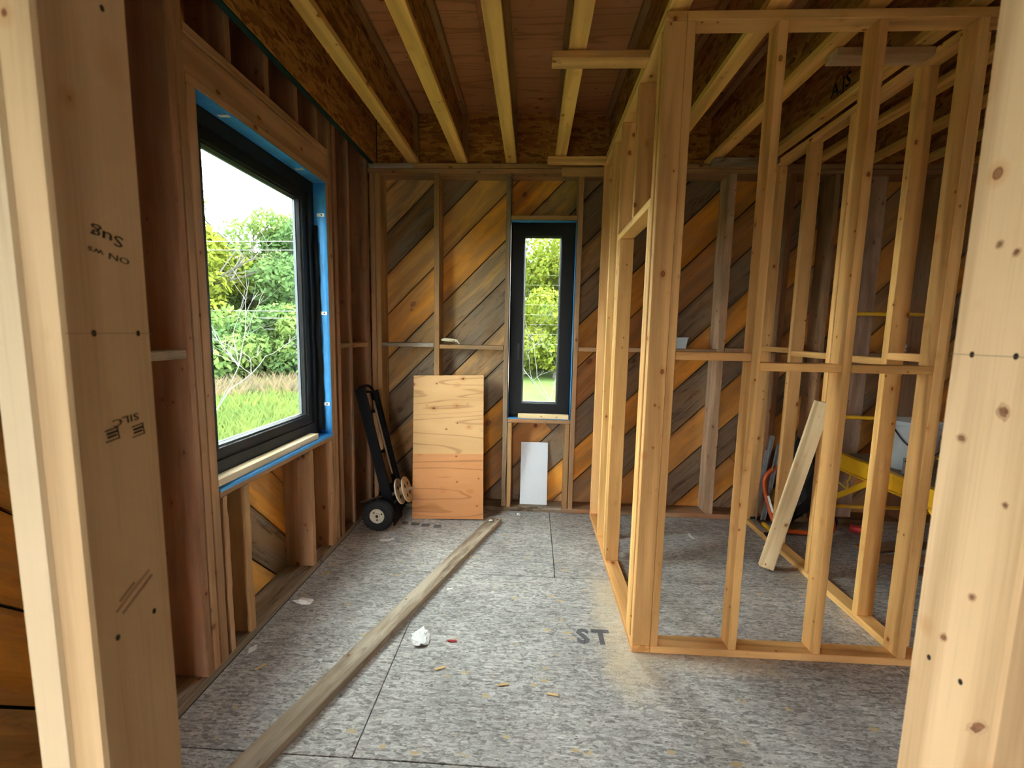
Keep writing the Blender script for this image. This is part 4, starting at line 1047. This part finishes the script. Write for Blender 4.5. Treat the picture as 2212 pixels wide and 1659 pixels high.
def tree(x, y, h, spread, color, n, seed, lab, leaf=.20, base=.12):
    rnd = np.random.default_rng(seed); rr = random.Random(seed)
    t = tag(empty('tree', (x,y,ZG)), lab, 'tree', 'trees beyond the windows')
    bm = bmesh.new(); grow(bm, Vector((0,0,0)), Vector((0,0,1)), .035*h**.9*.6, 4, rr, 5, h*.42)
    bm_obj('trunk', bm, BARK, t)
    nb = 16; cz = rnd.uniform(base,1.0,nb); rad = spread*np.sqrt(np.clip(1-((cz-.5)/.62)**2,.08,1))*rnd.uniform(.25,.75,nb); ang = rnd.uniform(0,2*PI,nb)
    C = np.stack([rad*np.cos(ang), rad*np.sin(ang), cz*h*.88], 1); R = spread*rnd.uniform(.26,.46,nb)
    k = rnd.integers(0,nb,n); u = rnd.normal(size=(n,3)); u /= np.linalg.norm(u,axis=1)[:,None]
    P = C[k]+u*(R[k]*rnd.uniform(.55,1.05,n)**.6)[:,None]*np.array([1,1,.85])
    P[:,2] = np.abs(P[:,2]-.15)+.15
    a = rnd.normal(size=(n,3)); a /= np.linalg.norm(a,axis=1)[:,None]; b_ = np.cross(a,u+.001); b_ /= np.linalg.norm(b_,axis=1)[:,None]
    s = leaf*rnd.uniform(.5,1.1,n)[:,None]
    vs = np.zeros((n*4,3)); vs[0::4] = P-a*s; vs[1::4] = P+b_*s*.45; vs[2::4] = P+a*s; vs[3::4] = P-b_*s*.45
    me = bpy.data.meshes.new('foliage'); me.from_pydata(vs.tolist(), [], np.arange(n*4).reshape(n,4).tolist()); me.update()
    f = link('foliage', me, LEAF, t); f.color = (*color,1); f['kind'] = 'stuff'
    return t
def pol(az, r): a = math.radians(az); return r*math.sin(a), r*math.cos(a)
YG = (.135,.16,.027); GR = (.105,.155,.05); DG = (.075,.125,.05); LG = (.12,.17,.055)
TL = [(-47,24,9.0,3.4,GR,'green tree left of view from the large window, mostly hidden by jamb'),
 (-41.5,23,8.6,3.0,GR,'tall sparse green tree at left edge of the large window view'),
 (-37.2,22,6.9,2.4,YG,'rounded yellow-green tree at left in the large window'),
 (-33.6,24,6.6,2.2,LG,'light green tree in the middle of the large window view'),
 (-30.4,25,8.4,2.8,GR,'tall green tree at right in the large window'),
 (-26.5,23,8.8,3.0,DG,'dark green tree behind right frame of the large window'),
 (-20,27,9.0,3.4,GR,'green tree standing well right of the large window view'),
 (-35.5,27,6.0,2.6,DG,'dark green tree filling gap behind the light green trees'),
 (-39.5,19,3.2,1.9,DG,'low dark green bush at left below the yellow-green tree'),
 (-35.2,19,2.8,1.7,GR,'low green bush in the middle below the light green tree'),
 (-31.6,19.5,3.2,1.8,DG,'low dark bush at right below the tall green tree'),
 (-28,19,3.4,1.8,GR,'low green bush at far right below the dark green tree'),
 (-5.5,24,8.5,3.2,LG,'light green tree left of the narrow window view'),
 (-1.0,25,8.2,2.5,YG,'bright yellow-green tree at left in narrow window'),
 (3.0,23,8.4,2.6,YG,'bright yellow-green tree at right in narrow window'),
 (7.5,25,9.0,3.2,LG,'light green tree right of the narrow window view'),
 (1.0,31,7.0,3.6,GR,'green tree farther back behind the bright narrow-window trees'),
 (-1.6,27,4.2,2.6,GR,'low green bush at left in narrow window'),
 (4.2,28,4.0,2.6,LG,'low light green bush at right in narrow window'),
 (1.4,29,4.4,2.6,GR,'low green bush in the middle of narrow window'),
 (-4.5,36,7.5,4.0,DG,'distant dark tree behind left side of narrow window view'),
 (5.5,36,7.5,4.0,GR,'distant green tree behind right side of narrow window view'),
 (-39.5,33,7.0,4.0,DG,'distant dark tree behind the yellow-green tree at left'),
 (-32,34,7.0,4.0,DG,'distant dark tree behind the middle of large window view'),
 (-25.5,33,7.5,4.0,DG,'distant dark tree behind right side of large window view'),
 (-54,25,8.0,3.4,LG,'light green tree far left of the large window view, hidden by jamb'),
 (-61,26,8.5,3.4,GR,'green tree farther left of the light green hidden one'),
 (-68,25,8.0,3.4,GR,'green tree farthest left outside, hidden by the wall')]
for i,(az,r,h,sp,c,lab) in enumerate(TL):
    x, y = pol(az, r); tree(x, y, h, sp, c, 11000 if r > 30 else 8000 if h > 5 else 4500, 40+i, lab, .24 if r > 30 else .17 if h > 5 else .15, .04)
def bare(x, y, z, d, r, length, seed, lab, depth=5):
    t = tag(empty('bare_tree', (x,y,ZG)), lab, 'tree', 'bare trees outside'); bm = bmesh.new()
    grow(bm, Vector((0,0,0)), Vector(d).normalized(), r, depth, random.Random(seed), 5, length); bm_obj('branches', bm, BAREBARK, t)
x, y = pol(-40.5, 9.0); bare(x,y,0,(.45,.25,.85),.018,1.5,3,'leafless pale shrub with fanning branches at left in the large window',6)
x, y = pol(7.0, 9.0); bare(x,y,0,(-.35,.1,.9),.017,1.5,12,'leafless pale small tree tangled at right in narrow window',7)
x, y = pol(5.0, 11.5); bare(x,y,0,(-.5,.1,.7),.015,1.5,8,'leafless pale shrub leaning left in narrow window',6)
# power lines
for k,(z,yy_) in enumerate(((4.55,15.6),(4.3,15.9),(2.10,15.6),(1.85,15.8),(1.45,16.0))):
    pts = [Vector((-55+3.5*i, yy_, z+.00025*(-55+3.5*i+30)**2)) for i in range(15)]
    o = tube('power_line', None, pts, .009, WIRE, 5); tag(o, ['topmost pale power wire crossing the large window view','second pale power wire from top crossing the large window view','third pale power wire, upper of three across the trees','fourth pale power wire, middle of three across the trees','lowest pale power wire crossing in front of the trees'][k], 'wire', 'power wires')

up_ = tag(empty('utility_pole', (-6.0,15.8,ZG)), 'grey wooden utility pole carrying the wires, between the two windows', 'pole')
lathe('pole', up_, [(.14,0),(.10,7.2),(0,7.2)], BARK, 14); lum('cross_arm', up_, (-.06,-.9,5.2),(.06,.9,5.32), (.3,.26,.22)); lum('cross_arm', up_, (-.06,-.6,2.55),(.06,.6,2.67), (.3,.26,.22))
